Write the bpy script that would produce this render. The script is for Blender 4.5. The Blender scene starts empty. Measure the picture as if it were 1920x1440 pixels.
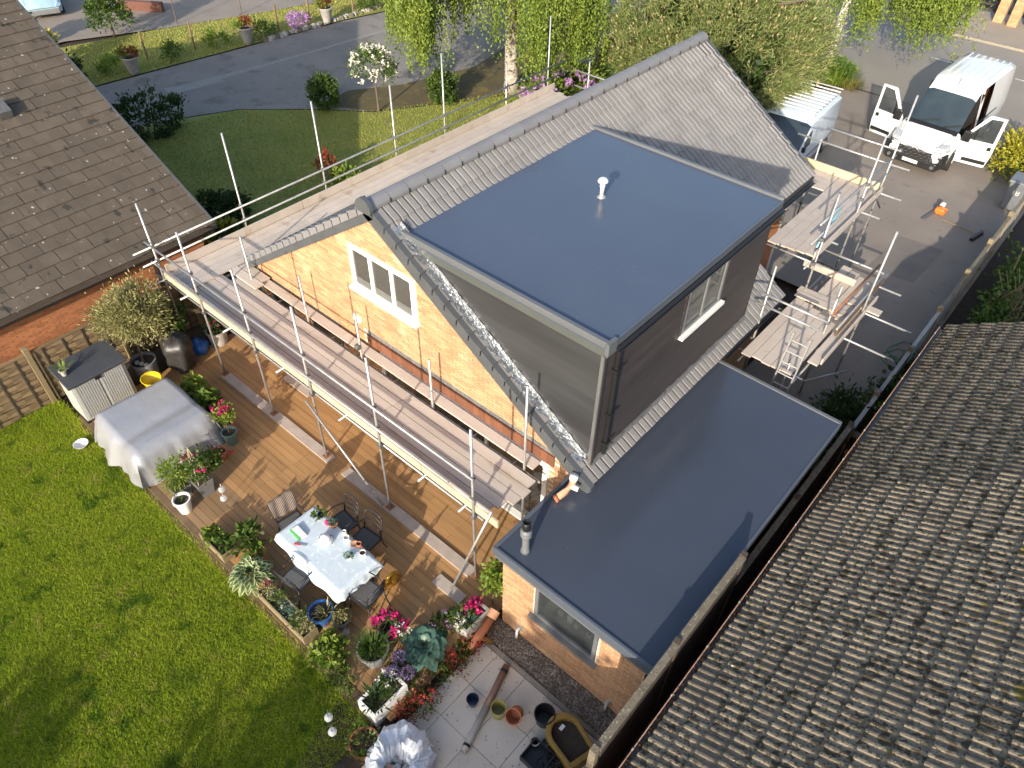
import bpy, math, random
import numpy as np
from mathutils import Vector, Matrix, noise as mnoise
sc = bpy.context.scene
COL = sc.collection
# ---------------------------------------------------------------- camera
cam_d = bpy.data.cameras.new('camera'); cam = bpy.data.objects.new('camera', cam_d); COL.objects.link(cam)
PITCH, ROLL, YAW = math.radians(44.152), math.radians(1.2388), math.radians(-40.4216)
_f = Vector((math.sin(YAW)*math.cos(PITCH), math.cos(YAW)*math.cos(PITCH), -math.sin(PITCH)))
_r = Vector((math.cos(YAW), -math.sin(YAW), 0)); _u = _r.cross(_f)
_r2 = math.cos(ROLL)*_r + math.sin(ROLL)*_u; _u2 = -math.sin(ROLL)*_r + math.cos(ROLL)*_u
cam.matrix_world = Matrix(((_r2.x, _u2.x, -_f.x, 0), (_r2.y, _u2.y, -_f.y, 0), (_r2.z, _u2.z, -_f.z, 12.5), (0, 0, 0, 1)))
cam_d.sensor_width = 36; cam_d.lens = 1390/1920*36; cam_d.clip_start = .1; cam_d.clip_end = 2000
sc.camera = cam
CAM = np.array([0, 0, 12.5])
# ---------------------------------------------------------------- sky, sun, exposure
SUN = Vector((.31, -.89, .35)).normalized()
world = bpy.data.worlds.new('World'); sc.world = world; world.use_nodes = True
wn = world.node_tree.nodes; wl = world.node_tree.links
sky = wn.new('ShaderNodeTexSky'); sky.sky_type = 'NISHITA'; sky.sun_disc = False
sky.sun_elevation = math.asin(SUN.z); sky.sun_rotation = math.atan2(SUN.x, SUN.y)
sky.air_density = 1.0; sky.dust_density = 2.2; sky.ozone_density = 1.0
wl.new(sky.outputs[0], wn['Background'].inputs[0]); wn['Background'].inputs[1].default_value = .15
sd = bpy.data.lights.new('sun', 'SUN'); sd.energy = 3.5; sd.angle = math.radians(.55); sd.color = (1, .89, .73)
so = bpy.data.objects.new('sun', sd); COL.objects.link(so); so.rotation_euler = SUN.to_track_quat('Z', 'Y').to_euler()
so.location = (20, -50, 40)
vs = sc.view_settings; vs.view_transform = 'Standard'; vs.look = 'None'; vs.exposure = 1.0; vs.gamma = 1; vs.use_curve_mapping = False
try:
    sc.cycles.max_bounces = 8; sc.cycles.transparent_max_bounces = 12
except Exception: pass
# ---------------------------------------------------------------- materials
MATS = {}
def mat(name, c1, c2=None, scale=4., rough=.7, bump=0., bscale=40., rnd=.0, spots=(), metal=0., spec=.5, coat=0., island=0., transl=0., stretch=None, trans=0., dist=0.02, detail=4., alpha=1., rvar=None):
    if name in MATS: return MATS[name]
    m = bpy.data.materials.new(name); m.use_nodes = True; nt = m.node_tree; n = nt.nodes; l = nt.links
    b = n['Principled BSDF']; out = n['Material Output']
    if c2 is None: c2 = tuple(x*.8 for x in c1)
    geo = n.new('ShaderNodeNewGeometry'); vec = geo.outputs['Position']
    if stretch:
        mp = n.new('ShaderNodeVectorMath'); mp.operation = 'MULTIPLY'; l.new(vec, mp.inputs[0]); mp.inputs[1].default_value = stretch; vec = mp.outputs[0]
    nz = n.new('ShaderNodeTexNoise'); nz.inputs['Scale'].default_value = scale; nz.inputs['Detail'].default_value = detail; l.new(vec, nz.inputs['Vector'])
    rp = n.new('ShaderNodeMapRange'); rp.inputs[1].default_value = .3; rp.inputs[2].default_value = .7; l.new(nz.outputs[0], rp.inputs[0])
    mx = n.new('ShaderNodeMix'); mx.data_type = 'RGBA'; mx.inputs[6].default_value = (*c1, 1); mx.inputs[7].default_value = (*c2, 1); l.new(rp.outputs[0], mx.inputs[0])
    colr = mx.outputs[2]
    for (sc_, thr, cc, wid) in spots:
        s = n.new('ShaderNodeTexNoise'); s.inputs['Scale'].default_value = sc_; s.inputs['Detail'].default_value = 3; l.new(vec, s.inputs['Vector'])
        r = n.new('ShaderNodeMapRange'); r.inputs[1].default_value = thr; r.inputs[2].default_value = thr+wid; l.new(s.outputs[0], r.inputs[0])
        k = n.new('ShaderNodeMix'); k.data_type = 'RGBA'; l.new(r.outputs[0], k.inputs[0]); l.new(colr, k.inputs[6]); k.inputs[7].default_value = (*cc, 1); colr = k.outputs[2]
    if rnd or island:
        hs = n.new('ShaderNodeHueSaturation'); l.new(colr, hs.inputs['Color'])
        if rnd:
            oi = n.new('ShaderNodeObjectInfo'); src = oi.outputs['Random']; a = rnd
        else: src = geo.outputs['Random Per Island']; a = island
        r = n.new('ShaderNodeMapRange'); r.inputs[3].default_value = 1-a; r.inputs[4].default_value = 1+a; l.new(src, r.inputs[0]); l.new(r.outputs[0], hs.inputs['Value'])
        colr = hs.outputs[0]
    l.new(colr, b.inputs['Base Color'])
    b.inputs['Roughness'].default_value = rough; b.inputs['Metallic'].default_value = metal
    if rvar:
        rn = n.new('ShaderNodeTexNoise'); rn.inputs['Scale'].default_value = rvar[0]; rn.inputs['Detail'].default_value = 6; rn.inputs['Distortion'].default_value = .6; l.new(vec, rn.inputs['Vector'])
        rm = n.new('ShaderNodeMapRange'); rm.inputs[1].default_value = .35; rm.inputs[2].default_value = .68; rm.inputs[3].default_value = rvar[1]; rm.inputs[4].default_value = rvar[2]; l.new(rn.outputs[0], rm.inputs[0]); l.new(rm.outputs[0], b.inputs['Roughness'])
    b.inputs['Specular IOR Level'].default_value = spec; b.inputs['Coat Weight'].default_value = coat; b.inputs['Coat Roughness'].default_value = .08
    b.inputs['Transmission Weight'].default_value = trans
    if bump:
        bn = n.new('ShaderNodeTexNoise'); bn.inputs['Scale'].default_value = bscale; bn.inputs['Detail'].default_value = 3; l.new(vec, bn.inputs['Vector'])
        bp = n.new('ShaderNodeBump'); bp.inputs['Strength'].default_value = bump; bp.inputs['Distance'].default_value = dist; l.new(bn.outputs[0], bp.inputs['Height']); l.new(bp.outputs[0], b.inputs['Normal'])
    if transl:
        t = n.new('ShaderNodeBsdfTranslucent'); l.new(colr, t.inputs['Color']); ms = n.new('ShaderNodeMixShader'); ms.inputs[0].default_value = transl
        l.new(b.outputs[0], ms.inputs[1]); l.new(t.outputs[0], ms.inputs[2]); l.new(ms.outputs[0], out.inputs['Surface'])
    if alpha < 1:
        b.inputs['Alpha'].default_value = alpha
    MATS[name] = m; return m
# ---------------------------------------------------------------- geometry helpers
WL = {}
class MB:
    def __init__(s): s.v = []; s.f = []
    def add(s, vs, fs):
        o = len(s.v); s.v += [tuple(map(float, p)) for p in vs]; s.f += [tuple(o+i for i in q) for q in fs]; return s
    def box(s, x0, x1, y0, y1, z0, z1):
        return s.add([(x0,y0,z0),(x1,y0,z0),(x1,y1,z0),(x0,y1,z0),(x0,y0,z1),(x1,y0,z1),(x1,y1,z1),(x0,y1,z1)], [(0,3,2,1),(4,5,6,7),(0,1,5,4),(1,2,6,5),(2,3,7,6),(3,0,4,7)])
    def hexa(s, b, t):   # bottom quad, top quad (ccw from above)
        return s.add(list(b)+list(t), [(0,3,2,1),(4,5,6,7),(0,1,5,4),(1,2,6,5),(2,3,7,6),(3,0,4,7)])
    def beam(s, p0, p1, w, h, up=(0,0,1)):
        p0 = Vector(p0); p1 = Vector(p1); d = (p1-p0).normalized(); u = Vector(up); sd_ = d.cross(u).normalized(); u = sd_.cross(d)
        a = [p0-sd_*w/2-u*h/2, p0+sd_*w/2-u*h/2, p0+sd_*w/2+u*h/2, p0-sd_*w/2+u*h/2]; b = [q+(p1-p0) for q in a]
        return s.add(a+b, [(0,1,2,3),(7,6,5,4),(0,4,5,1),(1,5,6,2),(2,6,7,3),(3,7,4,0)])
    def tube(s, p0, p1, r, n=8, r2=None, caps=True):
        p0 = Vector(p0); p1 = Vector(p1); d = (p1-p0).normalized(); a = d.orthogonal().normalized(); b = d.cross(a); r2 = r if r2 is None else r2
        vs = []
        for p, rr in ((p0, r), (p1, r2)):
            for i in range(n):
                t = 2*math.pi*i/n; vs.append(p+(a*math.cos(t)+b*math.sin(t))*rr)
        fs = [(i, (i+1) % n, n+(i+1) % n, n+i) for i in range(n)]
        if caps: fs += [tuple(range(n-1, -1, -1)), tuple(range(n, 2*n))]
        return s.add(vs, fs)
    def path(s, pts, r, n=6):
        for a, b in zip(pts[:-1], pts[1:]): s.tube(a, b, r, n)
        return s
    def sweep(s, pts, radii, n=8):
        pts = [Vector(p) for p in pts]; vs = []; m = len(pts)
        for i, p in enumerate(pts):
            d = (pts[min(i+1, m-1)]-pts[max(i-1, 0)]).normalized()
            ref = Vector((0, 0, 1)) if abs(d.z) < .8 else Vector((1, 0, 0)); a = d.cross(ref).normalized(); b = d.cross(a)
            r = radii[i] if isinstance(radii, (list, tuple)) else radii
            for k in range(n):
                t = 2*math.pi*k/n; vs.append(p+(a*math.cos(t)+b*math.sin(t))*r)
        fs = [(i*n+k, i*n+(k+1) % n, (i+1)*n+(k+1) % n, (i+1)*n+k) for i in range(m-1) for k in range(n)]
        fs += [tuple(range(n-1, -1, -1)), tuple(range((m-1)*n, m*n))]
        return s.add(vs, fs)
    def lathe(s, prof, c=(0,0,0), n=20, cap0=True, cap1=False, sx=1, sy=1):
        vs = []
        for r, z in prof:
            for k in range(n):
                t = 2*math.pi*k/n; vs.append((c[0]+r*math.cos(t)*sx, c[1]+r*math.sin(t)*sy, c[2]+z))
        m = len(prof)
        fs = [(i*n+k, i*n+(k+1) % n, (i+1)*n+(k+1) % n, (i+1)*n+k) for i in range(m-1) for k in range(n)]
        if cap0: fs.append(tuple(range(n-1, -1, -1)))
        if cap1: fs.append(tuple(range((m-1)*n, m*n)))
        return s.add(vs, fs)
    def prism(s, poly, z0, z1):
        n = len(poly)
        vs = [(x, y, z0) for x, y in poly]+[(x, y, z1) for x, y in poly]
        return s.add(vs, [tuple(range(n-1, -1, -1)), tuple(range(n, 2*n))]+[(i, (i+1) % n, n+(i+1) % n, n+i) for i in range(n)])
    def ext(s, poly, axis, a0, a1):  # polygon of (p,q) extruded along an axis: 'x' -> (y,z), 'y' -> (x,z)
        n = len(poly)
        mk = (lambda a, p, q: (a, p, q)) if axis == 'x' else (lambda a, p, q: (p, a, q))
        vs = [mk(a0, p, q) for p, q in poly]+[mk(a1, p, q) for p, q in poly]
        return s.add(vs, [tuple(range(n-1, -1, -1)), tuple(range(n, 2*n))]+[(i, (i+1) % n, n+(i+1) % n, n+i) for i in range(n)])
    def quad(s, *p): return s.add(p, [tuple(range(len(p)))])
    def build(s, name, m, parent=None, smooth=False, bevel=0., label=None, fixn=True):
        v = np.array(s.v); c = (v.min(0)+v.max(0))/2
        me = bpy.data.meshes.new(name); me.from_pydata((v-c).tolist(), [], s.f)
        me.materials.append(m if not isinstance(m, str) else MATS[m])
        if smooth: me.polygons.foreach_set('use_smooth', [True]*len(me.polygons))
        me.update()
        return place(name, me, c, parent, bevel, label)
def place(name, me, c, parent=None, bevel=0., label=None):
    o = bpy.data.objects.new(name, me); COL.objects.link(o)
    pw = WL[parent.name] if parent else (0, 0, 0)
    o.location = (c[0]-pw[0], c[1]-pw[1], c[2]-pw[2]); o.parent = parent; WL[o.name] = tuple(c)
    if bevel:
        b = o.modifiers.new('bevel', 'BEVEL'); b.width = bevel; b.segments = 2; b.limit_method = 'ANGLE'
    if label: o['label'] = label
    return o
def tag(o, label, cat, group=None):
    o['label'] = label; o['category'] = cat
    if group: o['group'] = group
    return o
def thing(name, label, cat, loc=(0,0,0), group=None):
    o = bpy.data.objects.new(name, None); COL.objects.link(o); o.empty_display_size = .2; o.location = loc; WL[o.name] = tuple(loc)
    return tag(o, label, cat, group)
def struct(o): o['kind'] = 'structure'; return o
def stuff(o): o['kind'] = 'stuff'; return o
def autosmooth(o, ang=40):
    me = o.data; me.polygons.foreach_set('use_smooth', [True]*len(me.polygons))
    try: me.set_sharp_from_angle(angle=math.radians(ang))
    except Exception: pass
    return o
def copy_tree(root, loc=None, rotz=None, label=None, parent=None):
    r = root.copy(); COL.objects.link(r); r.parent = parent
    if loc is not None: r.location = loc
    if rotz is not None: r.rotation_euler = (0, 0, rotz)
    if label: r['label'] = label
    for ch in list(root.children): copy_tree(ch, parent=r)
    return r
def raw(name, V, F4, m, parent=None, F3=None):
    """fast mesh from numpy: V (n,3), F4 (m,4) or (m,3) ints"""
    V = np.asarray(V, float); c = (V.min(0)+V.max(0))/2; F4 = np.asarray(F4, int)
    me = bpy.data.meshes.new(name); k = F4.shape[1]
    me.vertices.add(len(V)); me.vertices.foreach_set('co', (V-c).astype(np.float32).ravel())
    me.loops.add(F4.size); me.loops.foreach_set('vertex_index', F4.astype(np.int32).ravel())
    me.polygons.add(len(F4)); me.polygons.foreach_set('loop_start', np.arange(0, F4.size, k, dtype=np.int32)); me.polygons.foreach_set('loop_total', np.full(len(F4), k, np.int32))
    me.update(calc_edges=True); me.materials.append(m)
    return place(name, me, c, parent)
def unit(a): return a/np.maximum(np.linalg.norm(a, axis=1, keepdims=True), 1e-9)
def leaf_arrays(P, D, L, W, rng):
    n = len(P); D = unit(D); S = unit(np.cross(D, rng.normal(size=(n, 3)))); L = np.broadcast_to(L, (n,))[:, None]; W = np.broadcast_to(W, (n,))[:, None]
    V = np.stack([P, P+D*L*.5+S*W/2, P+D*L, P+D*L*.5-S*W/2], 1).reshape(-1, 3)
    return V, np.arange(4*n).reshape(-1, 4)
def leaves(name, P, D, L, W, m, parent, rng):
    V, F = leaf_arrays(P, D, L, W, rng); return raw(name, V, F, m, parent)
def blob_pts(rng, c, r, nclump, nleaf, rc, shell=.55, low=-1.):
    """leaf points in clumps through an ellipsoid's volume, thicker towards its skin; returns points and outward directions"""
    d = unit(rng.normal(size=(nclump*3, 3))); d = d[d[:, 2] > low][:nclump]
    rad = (shell+(1-shell)*rng.random(len(d))**.6)[:, None]
    cc = d*rad*np.array(r)
    idx = rng.integers(0, len(cc), nleaf); sz = rng.uniform(.5, 1.3, len(cc))
    p = cc[idx]+rng.normal(size=(nleaf, 3))*rc*sz[idx][:, None]*.55
    return p+np.array(c), unit(p/np.array(r)+rng.normal(size=(nleaf, 3))*.7)
R = random.Random(7)
# ---------------------------------------------------------------- material library
mat('soil', (.055,.04,.03), (.03,.022,.016), 9, .95, .5, 30)
mat('turf_base', (.1,.15,.02), (.14,.18,.03), 1.2, .95, .4, 60, spots=((14,.62,(.11,.1,.03),.1),))
mat('turf_front', (.17,.2,.04), (.23,.23,.055), .9, .95, .4, 50, spots=((3,.6,(.2,.19,.06),.12),))  # paler, yellower turf under the front lawn and the verge strip
mat('grass_blade', (.29,.39,.028), (.4,.47,.045), .7, .8, island=.35, transl=.4, spec=.2, spots=((5,.57,(.44,.44,.09),.14),(2.6,.57,(.15,.25,.022),.12),(.8,.6,(.17,.26,.022),.15)))
mat('verge_blade', (.4,.4,.09), (.5,.46,.12), .8, .85, island=.3, transl=.35, spec=.2)
mat('front_blade', (.28,.32,.055), (.38,.38,.085), .8, .85, island=.3, transl=.3, spec=.2)
mat('straw_blade', (.2,.17,.05), (.16,.15,.04), 1.5, .9, island=.3, transl=.2, spec=.2)
mat('tarmac', (.26,.222,.188), (.22,.188,.16), .7, .92, .25, 160, spots=((9,.66,(.3,.26,.22),.06),(2.2,.62,(.2,.172,.15),.1),(.45,.6,(.2,.17,.145),.12),(40,.72,(.36,.32,.28),.03)))
mat('road_tarmac', (.28,.255,.22), (.24,.215,.185), .35, .9, .2, 140, spots=((5,.66,(.31,.28,.24),.08),))
mat('old_drive', (.23,.21,.19), (.18,.165,.15), .5, .95, .25, 90, spots=((1.1,.55,(.15,.135,.118),.12),(7,.64,(.27,.25,.225),.05)))
mat('moss_ground', (.11,.085,.03), (.075,.06,.03), 1.3, .95, .4, 30, spots=((2.2,.55,(.15,.11,.03),.1),))
mat('pavement_mat', (.34,.29,.235), (.29,.25,.2), .8, .92, .2, 80, spots=((.9,.6,(.27,.19,.1),.12),))
mat('kerbstone', (.3,.27,.22), (.24,.21,.17), 5, .9, .3, 60)
mat('road_paint', (.72,.7,.64), (.6,.58,.52), 6, .8)
mat('drain_strip', (.27,.26,.24), (.22,.21,.19), 4, .9, .2, 60)
mat('gravel_mat', (.17,.14,.11), (.1,.08,.062), 26, .95, .8, 45)
mat('stone_chip', (.34,.29,.235), (.18,.145,.11), 6, .9, island=.5)
mat('deck_wood', (.41,.235,.1), (.32,.18,.075), 3, .62, .12, 30, rnd=.13, stretch=(.25,3,1), spots=((1.2,.6,(.21,.125,.06),.2),))
mat('deck_old', (.28,.18,.095), (.22,.14,.075), 3, .7, .2, 30, rnd=.14, stretch=(.25,3,1))
mat('deck_under', (.025,.018,.012), None, 3, .9)
mat('patio_tile_mat', (.6,.54,.46), (.54,.48,.4), 2.4, .6, .1, 40, rnd=.06, spots=((4,.64,(.45,.39,.32),.12),(30,.72,(.2,.17,.14),.03)))
mat('patio_joint', (.12,.1,.085), None, 8, .9)
mat('sleeper', (.16,.105,.06), (.11,.072,.042), 4, .85, .3, 40, rnd=.15)
mat('fence_wood', (.235,.165,.092), (.18,.125,.07), 3, .85, .25, 40, rnd=.16, stretch=(1,.3,3))
mat('fence_post', (.27,.21,.115), (.21,.16,.09), 4, .85, .2, 40, stretch=(3,3,.4))
mat('fence_dark', (.07,.052,.04), (.045,.034,.027), 4, .9, .3, 40, rnd=.2)
mat('fence_cap', (.19,.16,.115), (.11,.092,.066), 9, .95, .5, 40, spots=((25,.6,(.27,.25,.19),.08),))
mat('fence_grey', (.33,.32,.3), (.26,.25,.235), 4, .85, .2, 40, rnd=.08)
mat('brick_buff', (.5,.29,.16), (.43,.235,.12), 1.6, .9, .3, 60, rnd=.2, spots=((1.3,.6,(.53,.36,.22),.12),))
mat('brick_buff_i', (.5,.29,.16), (.43,.235,.12), 1.6, .9, .3, 60, island=.2, spots=((1.3,.6,(.53,.36,.22),.12),))
mat('brick_red', (.42,.165,.065), (.33,.125,.055), 2, .9, .3, 60, rnd=.16)
mat('brick_red_i', (.42,.165,.065), (.33,.125,.055), 2, .9, .3, 60, island=.16)
mat('brick_blue', (.16,.165,.17), (.11,.115,.12), 4, .8, .3, 60, rnd=.12)
mat('mortar', (.66,.57,.45), (.6,.51,.4), 12, .95, .3, 80)
mat('mortar_red', (.46,.3,.17), (.38,.24,.13), 12, .95, .3, 80)
mat('roof_tile_grey', (.235,.225,.22), (.2,.192,.188), 2.5, .72, .1, 60, rnd=.09, spots=((.9,.58,(.185,.18,.178),.15),))
mat('roof_tile_grey_i', (.235,.225,.22), (.2,.192,.188), 2.5, .72, .1, 60, island=.09)
mat('roof_under', (.03,.03,.032), None, 3, .9)
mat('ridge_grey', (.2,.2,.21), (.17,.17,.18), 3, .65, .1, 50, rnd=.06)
mat('fascia_green', (.085,.095,.09), (.072,.08,.077), 2, .4)
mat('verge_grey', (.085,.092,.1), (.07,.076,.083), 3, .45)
mat('joint_black', (.02,.02,.021), None, 3, .7)
mat('lead', (.46,.48,.5), (.3,.32,.34), 14, .28, .5, 16, metal=.85, dist=.05)
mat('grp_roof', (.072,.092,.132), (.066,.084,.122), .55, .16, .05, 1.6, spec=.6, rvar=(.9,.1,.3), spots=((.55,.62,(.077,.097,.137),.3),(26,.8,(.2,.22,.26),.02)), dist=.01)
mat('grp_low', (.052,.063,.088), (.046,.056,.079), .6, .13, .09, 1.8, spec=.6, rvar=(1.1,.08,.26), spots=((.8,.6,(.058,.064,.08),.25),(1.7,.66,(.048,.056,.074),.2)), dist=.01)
mat('grp_trim', (.12,.128,.138), (.105,.112,.12), 2, .35)
mat('grp_trim_dark', (.09,.105,.13), (.08,.092,.115), 2, .35)
mat('clad_metal', (.07,.071,.076), (.05,.05,.055), 1.2, .3, .12, 6, rnd=.12, metal=.35, stretch=(.4,.4,3))
mat('clad_dark', (.046,.04,.04), (.036,.031,.032), 2, .5, .12, 30, rnd=.1, stretch=(.4,.4,3))
mat('clad_trim', (.2,.2,.2), None, 2, .4, metal=.4)
mat('brown_tile', (.2,.08,.04), (.16,.062,.032), 4, .75, .2, 50, rnd=.14)
mat('brown_clad', (.2,.085,.045), (.15,.062,.034), 3, .6, .1, 50, rnd=.12)
mat('upvc_white', (.82,.82,.8), (.77,.77,.75), 3, .35)
mat('upvc_grey', (.16,.165,.17), (.14,.145,.15), 3, .4)
mat('glass', (.03,.035,.04), (.02,.025,.03), 2, .04, spec=.9)
mat('glass_clear', (.9,.95,.95), None, 2, .02, trans=1.)
mat('room_dark', (.1,.09,.08), (.06,.055,.05), 2, .9)
mat('curtain', (.5,.49,.45), (.4,.39,.36), 5, .9)
mat('black_plastic', (.012,.012,.013), (.018,.018,.019), 5, .38)
mat('steel', (.5,.5,.49), (.36,.36,.36), 9, .42, .08, 60, metal=.55, spots=((30,.66,(.22,.2,.17),.1),))
mat('steel_dark', (.2,.2,.2), (.14,.135,.13), 14, .55, metal=.5)
mat('rust', (.3,.13,.06), (.2,.085,.04), 12, .85)
mat('scaff_board', (.52,.455,.395), (.46,.395,.34), 3, .85, .2, 50, rnd=.09, spots=((2.,.62,(.37,.29,.22),.12),(12,.66,(.55,.48,.42),.06)))
mat('scaff_board_x', (.52,.455,.395), (.46,.395,.34), 3, .85, .2, 50, rnd=.09, spots=((2.,.62,(.37,.29,.22),.12),(12,.66,(.55,.48,.42),.06)), stretch=(.4,2,1))
mat('toe_timber', (.54,.46,.32), (.46,.385,.26), 3, .75, .15, 40, rnd=.08)
mat('toe_grey', (.4,.36,.35), (.33,.29,.28), 3, .85, .15, 40, rnd=.1)
mat('sole_board', (.45,.39,.34), (.37,.31,.27), 4, .9, .2, 40)
mat('nb_tile', (.1,.08,.06), (.079,.062,.046), 3, .92, .25, 70, rnd=.09, spots=((9,.69,(.42,.4,.36),.03),(3.1,.65,(.035,.031,.025),.04),(.6,.6,(.115,.092,.07),.1)))
mat('nb_tile_i', (.1,.08,.06), (.079,.062,.046), 3, .92, .25, 70, island=.09, spots=((9,.69,(.42,.4,.36),.03),(3.1,.65,(.035,.031,.025),.04)))
_rt = dict(rough=.95, bump=.6, bscale=45, spots=((8,.545,(.055,.043,.025),.06),(24,.55,(.06,.047,.028),.06),(1.1,.55,(.16,.13,.093),.15),(2.6,.68,(.13,.105,.025),.05),(12,.74,(.5,.48,.43),.02)))
mat('mossy_tile', (.235,.195,.138), (.18,.148,.105), 3.5, rnd=.14, **_rt)
mat('mossy_tile_i', (.235,.195,.138), (.18,.148,.105), 3.5, island=.14, **_rt)
mat('terracotta', (.42,.16,.075), (.34,.125,.06), 6, .8, .2, 40)
mat('terracotta_pale', (.55,.32,.2), (.47,.25,.15), 6, .7, .15, 40)
mat('stoneware', (.42,.4,.36), (.34,.32,.29), 6, .85, .25, 50)
mat('white_paint', (.8,.8,.78), (.74,.74,.72), 5, .45)
mat('white_cloth', (.78,.79,.8), (.72,.73,.75), 6, .7, .2, 30)
mat('grey_pot', (.2,.2,.2), (.16,.16,.16), 5, .6)
mat('green_pot', (.12,.19,.165), (.1,.16,.14), 5, .4)
mat('blue_glaze', (.03,.12,.36), (.02,.09,.28), 4, .15, coat=.6)
mat('olive_glaze', (.32,.29,.09), (.26,.23,.07), 5, .3)
mat('navy_glaze', (.014,.018,.05), (.02,.025,.065), 5, .2)
mat('ochre_plastic', (.3,.19,.035), (.23,.14,.03), 4, .6, .1)
mat('yellow_plastic', (.75,.55,.02), (.68,.48,.02), 4, .4)
mat('blue_bag', (.02,.13,.42), (.015,.1,.34), 6, .35, .4, 12)
mat('bin_grey', (.17,.18,.19), (.14,.15,.16), 4, .5)
mat('cover_silver', (.4,.41,.44), (.35,.36,.39), 2.2, .34, .35, 7, metal=.3, dist=.02)
mat('bbq_black', (.025,.024,.024), (.04,.038,.037), 5, .45, .35, 9, dist=.05)
mat('shed_grey', (.42,.42,.4), (.38,.38,.36), 4, .6)
mat('shed_lid', (.055,.06,.07), (.045,.05,.058), 5, .55)
mat('iron_dark', (.05,.05,.055), (.035,.035,.04), 5, .45, metal=.3)
mat('seat_mesh', (.1,.1,.1), (.08,.08,.08), 30, .8)
mat('blanket', (.36,.28,.22), (.3,.23,.18), 20, .95)
mat('stripe_dark', (.05,.045,.05), None, 20, .95)
mat('bark', (.17,.14,.11), (.09,.072,.056), 7, .95, .6, 25, stretch=(3,3,.7))
mat('birch_bark', (.5,.46,.4), (.2,.17,.14), 4, .9, .5, 20, spots=((6,.55,(.05,.042,.036),.06),), stretch=(1,1,1.6))
mat('birch_white', (.78,.75,.7), (.66,.62,.56), 4, .8, .3, 20, spots=((5,.64,(.08,.07,.06),.05),), stretch=(1,1,2.5))
def lf(n, a, b, isl=.35, sc=1.2, rough=.55, tr=.3): return mat(n, a, b, sc, rough, island=isl, transl=tr, spec=.35)
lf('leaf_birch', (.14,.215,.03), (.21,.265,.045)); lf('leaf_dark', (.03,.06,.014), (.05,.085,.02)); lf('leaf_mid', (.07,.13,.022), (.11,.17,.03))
lf('leaf_lime', (.15,.23,.03), (.21,.28,.04)); lf('leaf_yellow', (.4,.35,.03), (.3,.3,.035)); lf('leaf_olive', (.24,.235,.09), (.32,.3,.13)); lf('leaf_pine', (.165,.215,.065), (.23,.255,.09), tr=.3)
lf('pine_candle', (.46,.36,.19), (.38,.3,.15), tr=.1); lf('leaf_red', (.28,.05,.03), (.2,.09,.03)); lf('leaf_box', (.05,.1,.015), (.085,.14,.02))
lf('leaf_hosta', (.09,.17,.12), (.06,.125,.09), .15, tr=.15, rough=.4); lf('leaf_cream', (.6,.6,.36), (.5,.55,.28), .12, tr=.2); lf('leaf_var', (.12,.19,.05), (.09,.155,.045), .15, tr=.2)
lf('petal_pink', (.6,.03,.2), (.5,.02,.14), .2); lf('petal_white', (.8,.78,.72), (.75,.7,.62), .1); lf('petal_lilac', (.42,.24,.5), (.5,.3,.5), .2); lf('petal_purple', (.17,.12,.25), (.22,.17,.3), .25)
lf('petal_red', (.55,.05,.04), (.45,.1,.08), .25); lf('dry_leaf', (.2,.12,.06), (.13,.075,.04), .3)
mat('van_white', (.7,.71,.72), (.66,.665,.67), 2, .22, coat=.7)
mat('van_shade_white', (.62,.7,.78), (.6,.68,.76), 2, .25, coat=.6)  # white paint with the bluish cast of shade mixed into its colour
mat('tyre', (.018,.018,.018), None, 6, .85); mat('rim', (.35,.35,.36), None, 6, .4, metal=.8)
mat('windscreen', (.035,.05,.06), (.02,.03,.036), 1.5, .05, spec=.9)
mat('chrome', (.75,.76,.78), None, 5, .15, metal=.95)
mat('car_paint', (.35,.52,.62), None, 2, .25, coat=.6)
mat('orange_plastic', (.8,.2,.03), None, 5, .4)
mat('hose_green', (.03,.2,.06), None, 5, .4)
mat('coffee', (.05,.025,.015), None, 5, .2)
# ---------------------------------------------------------------- the ground
def sheet(name, poly, z, m, kind='structure'):
    o = MB().add([(x, y, z) for x, y in poly], [tuple(range(len(poly)))]).build(name, m)
    o['kind'] = kind; return o
sheet('ground', [(-160,-90),(120,-90),(120,190),(-160,190)], -.16, 'soil')
sheet('lawn', [(-16.1,-12),(-4.75,-12),(-4.75,2.3),(-16.1,2.3)], -.12, 'turf_base')
sheet('front_lawn', [(-27.9,7.5),(-14.2,7.5),(-14.2,30),(-18.6,32.2),(-19.2,27),(-19.5,22.5),(-20.5,20.5),(-22.3,17.55),(-24.1,16.15),(-26.2,14.2),(-27.6,11.2)], -.02, 'turf_front')
sheet('verge_lawn', [(-37.9,10),(-32.4,10),(-32.3,11.8),(-32,14.9),(-31.5,19.8),(-31.2,23.3),(-30.6,26.2),(-29.5,33),(-31.5,33),(-33.9,24.8),(-34.9,21),(-36.4,16.5)], -.02, 'turf_front')
sheet('driveway', [(-32.45,9),(-27.3,9),(-27.7,11.2),(-26.3,14.2),(-24.2,16.2),(-22.4,17.6),(-20.65,20.5),(-19.6,22.5),(-19.3,27.1),(-18.6,33),(-29.4,33),(-30.5,26.2),(-31.1,23.3),(-31.4,19.8),(-31.9,14.9)], -.03, 'old_drive')
sheet('mossy_verge', [(-24.3,16.6),(-22.4,17.62),(-20.65,20.52),(-19.6,22.5),(-19.4,26),(-20.3,29),(-22.5,28.6),(-23.2,26.5),(-22.6,23.5),(-23.4,20.2),(-24.6,18.2)], -.025, 'moss_ground')
sheet('side_road', [(-60,4),(-38,4),(-38,12.9),(-36.5,16.5),(-35,21),(-34,24.8),(-31.6,33),(-60,33)], -.035, 'tarmac')
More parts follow.
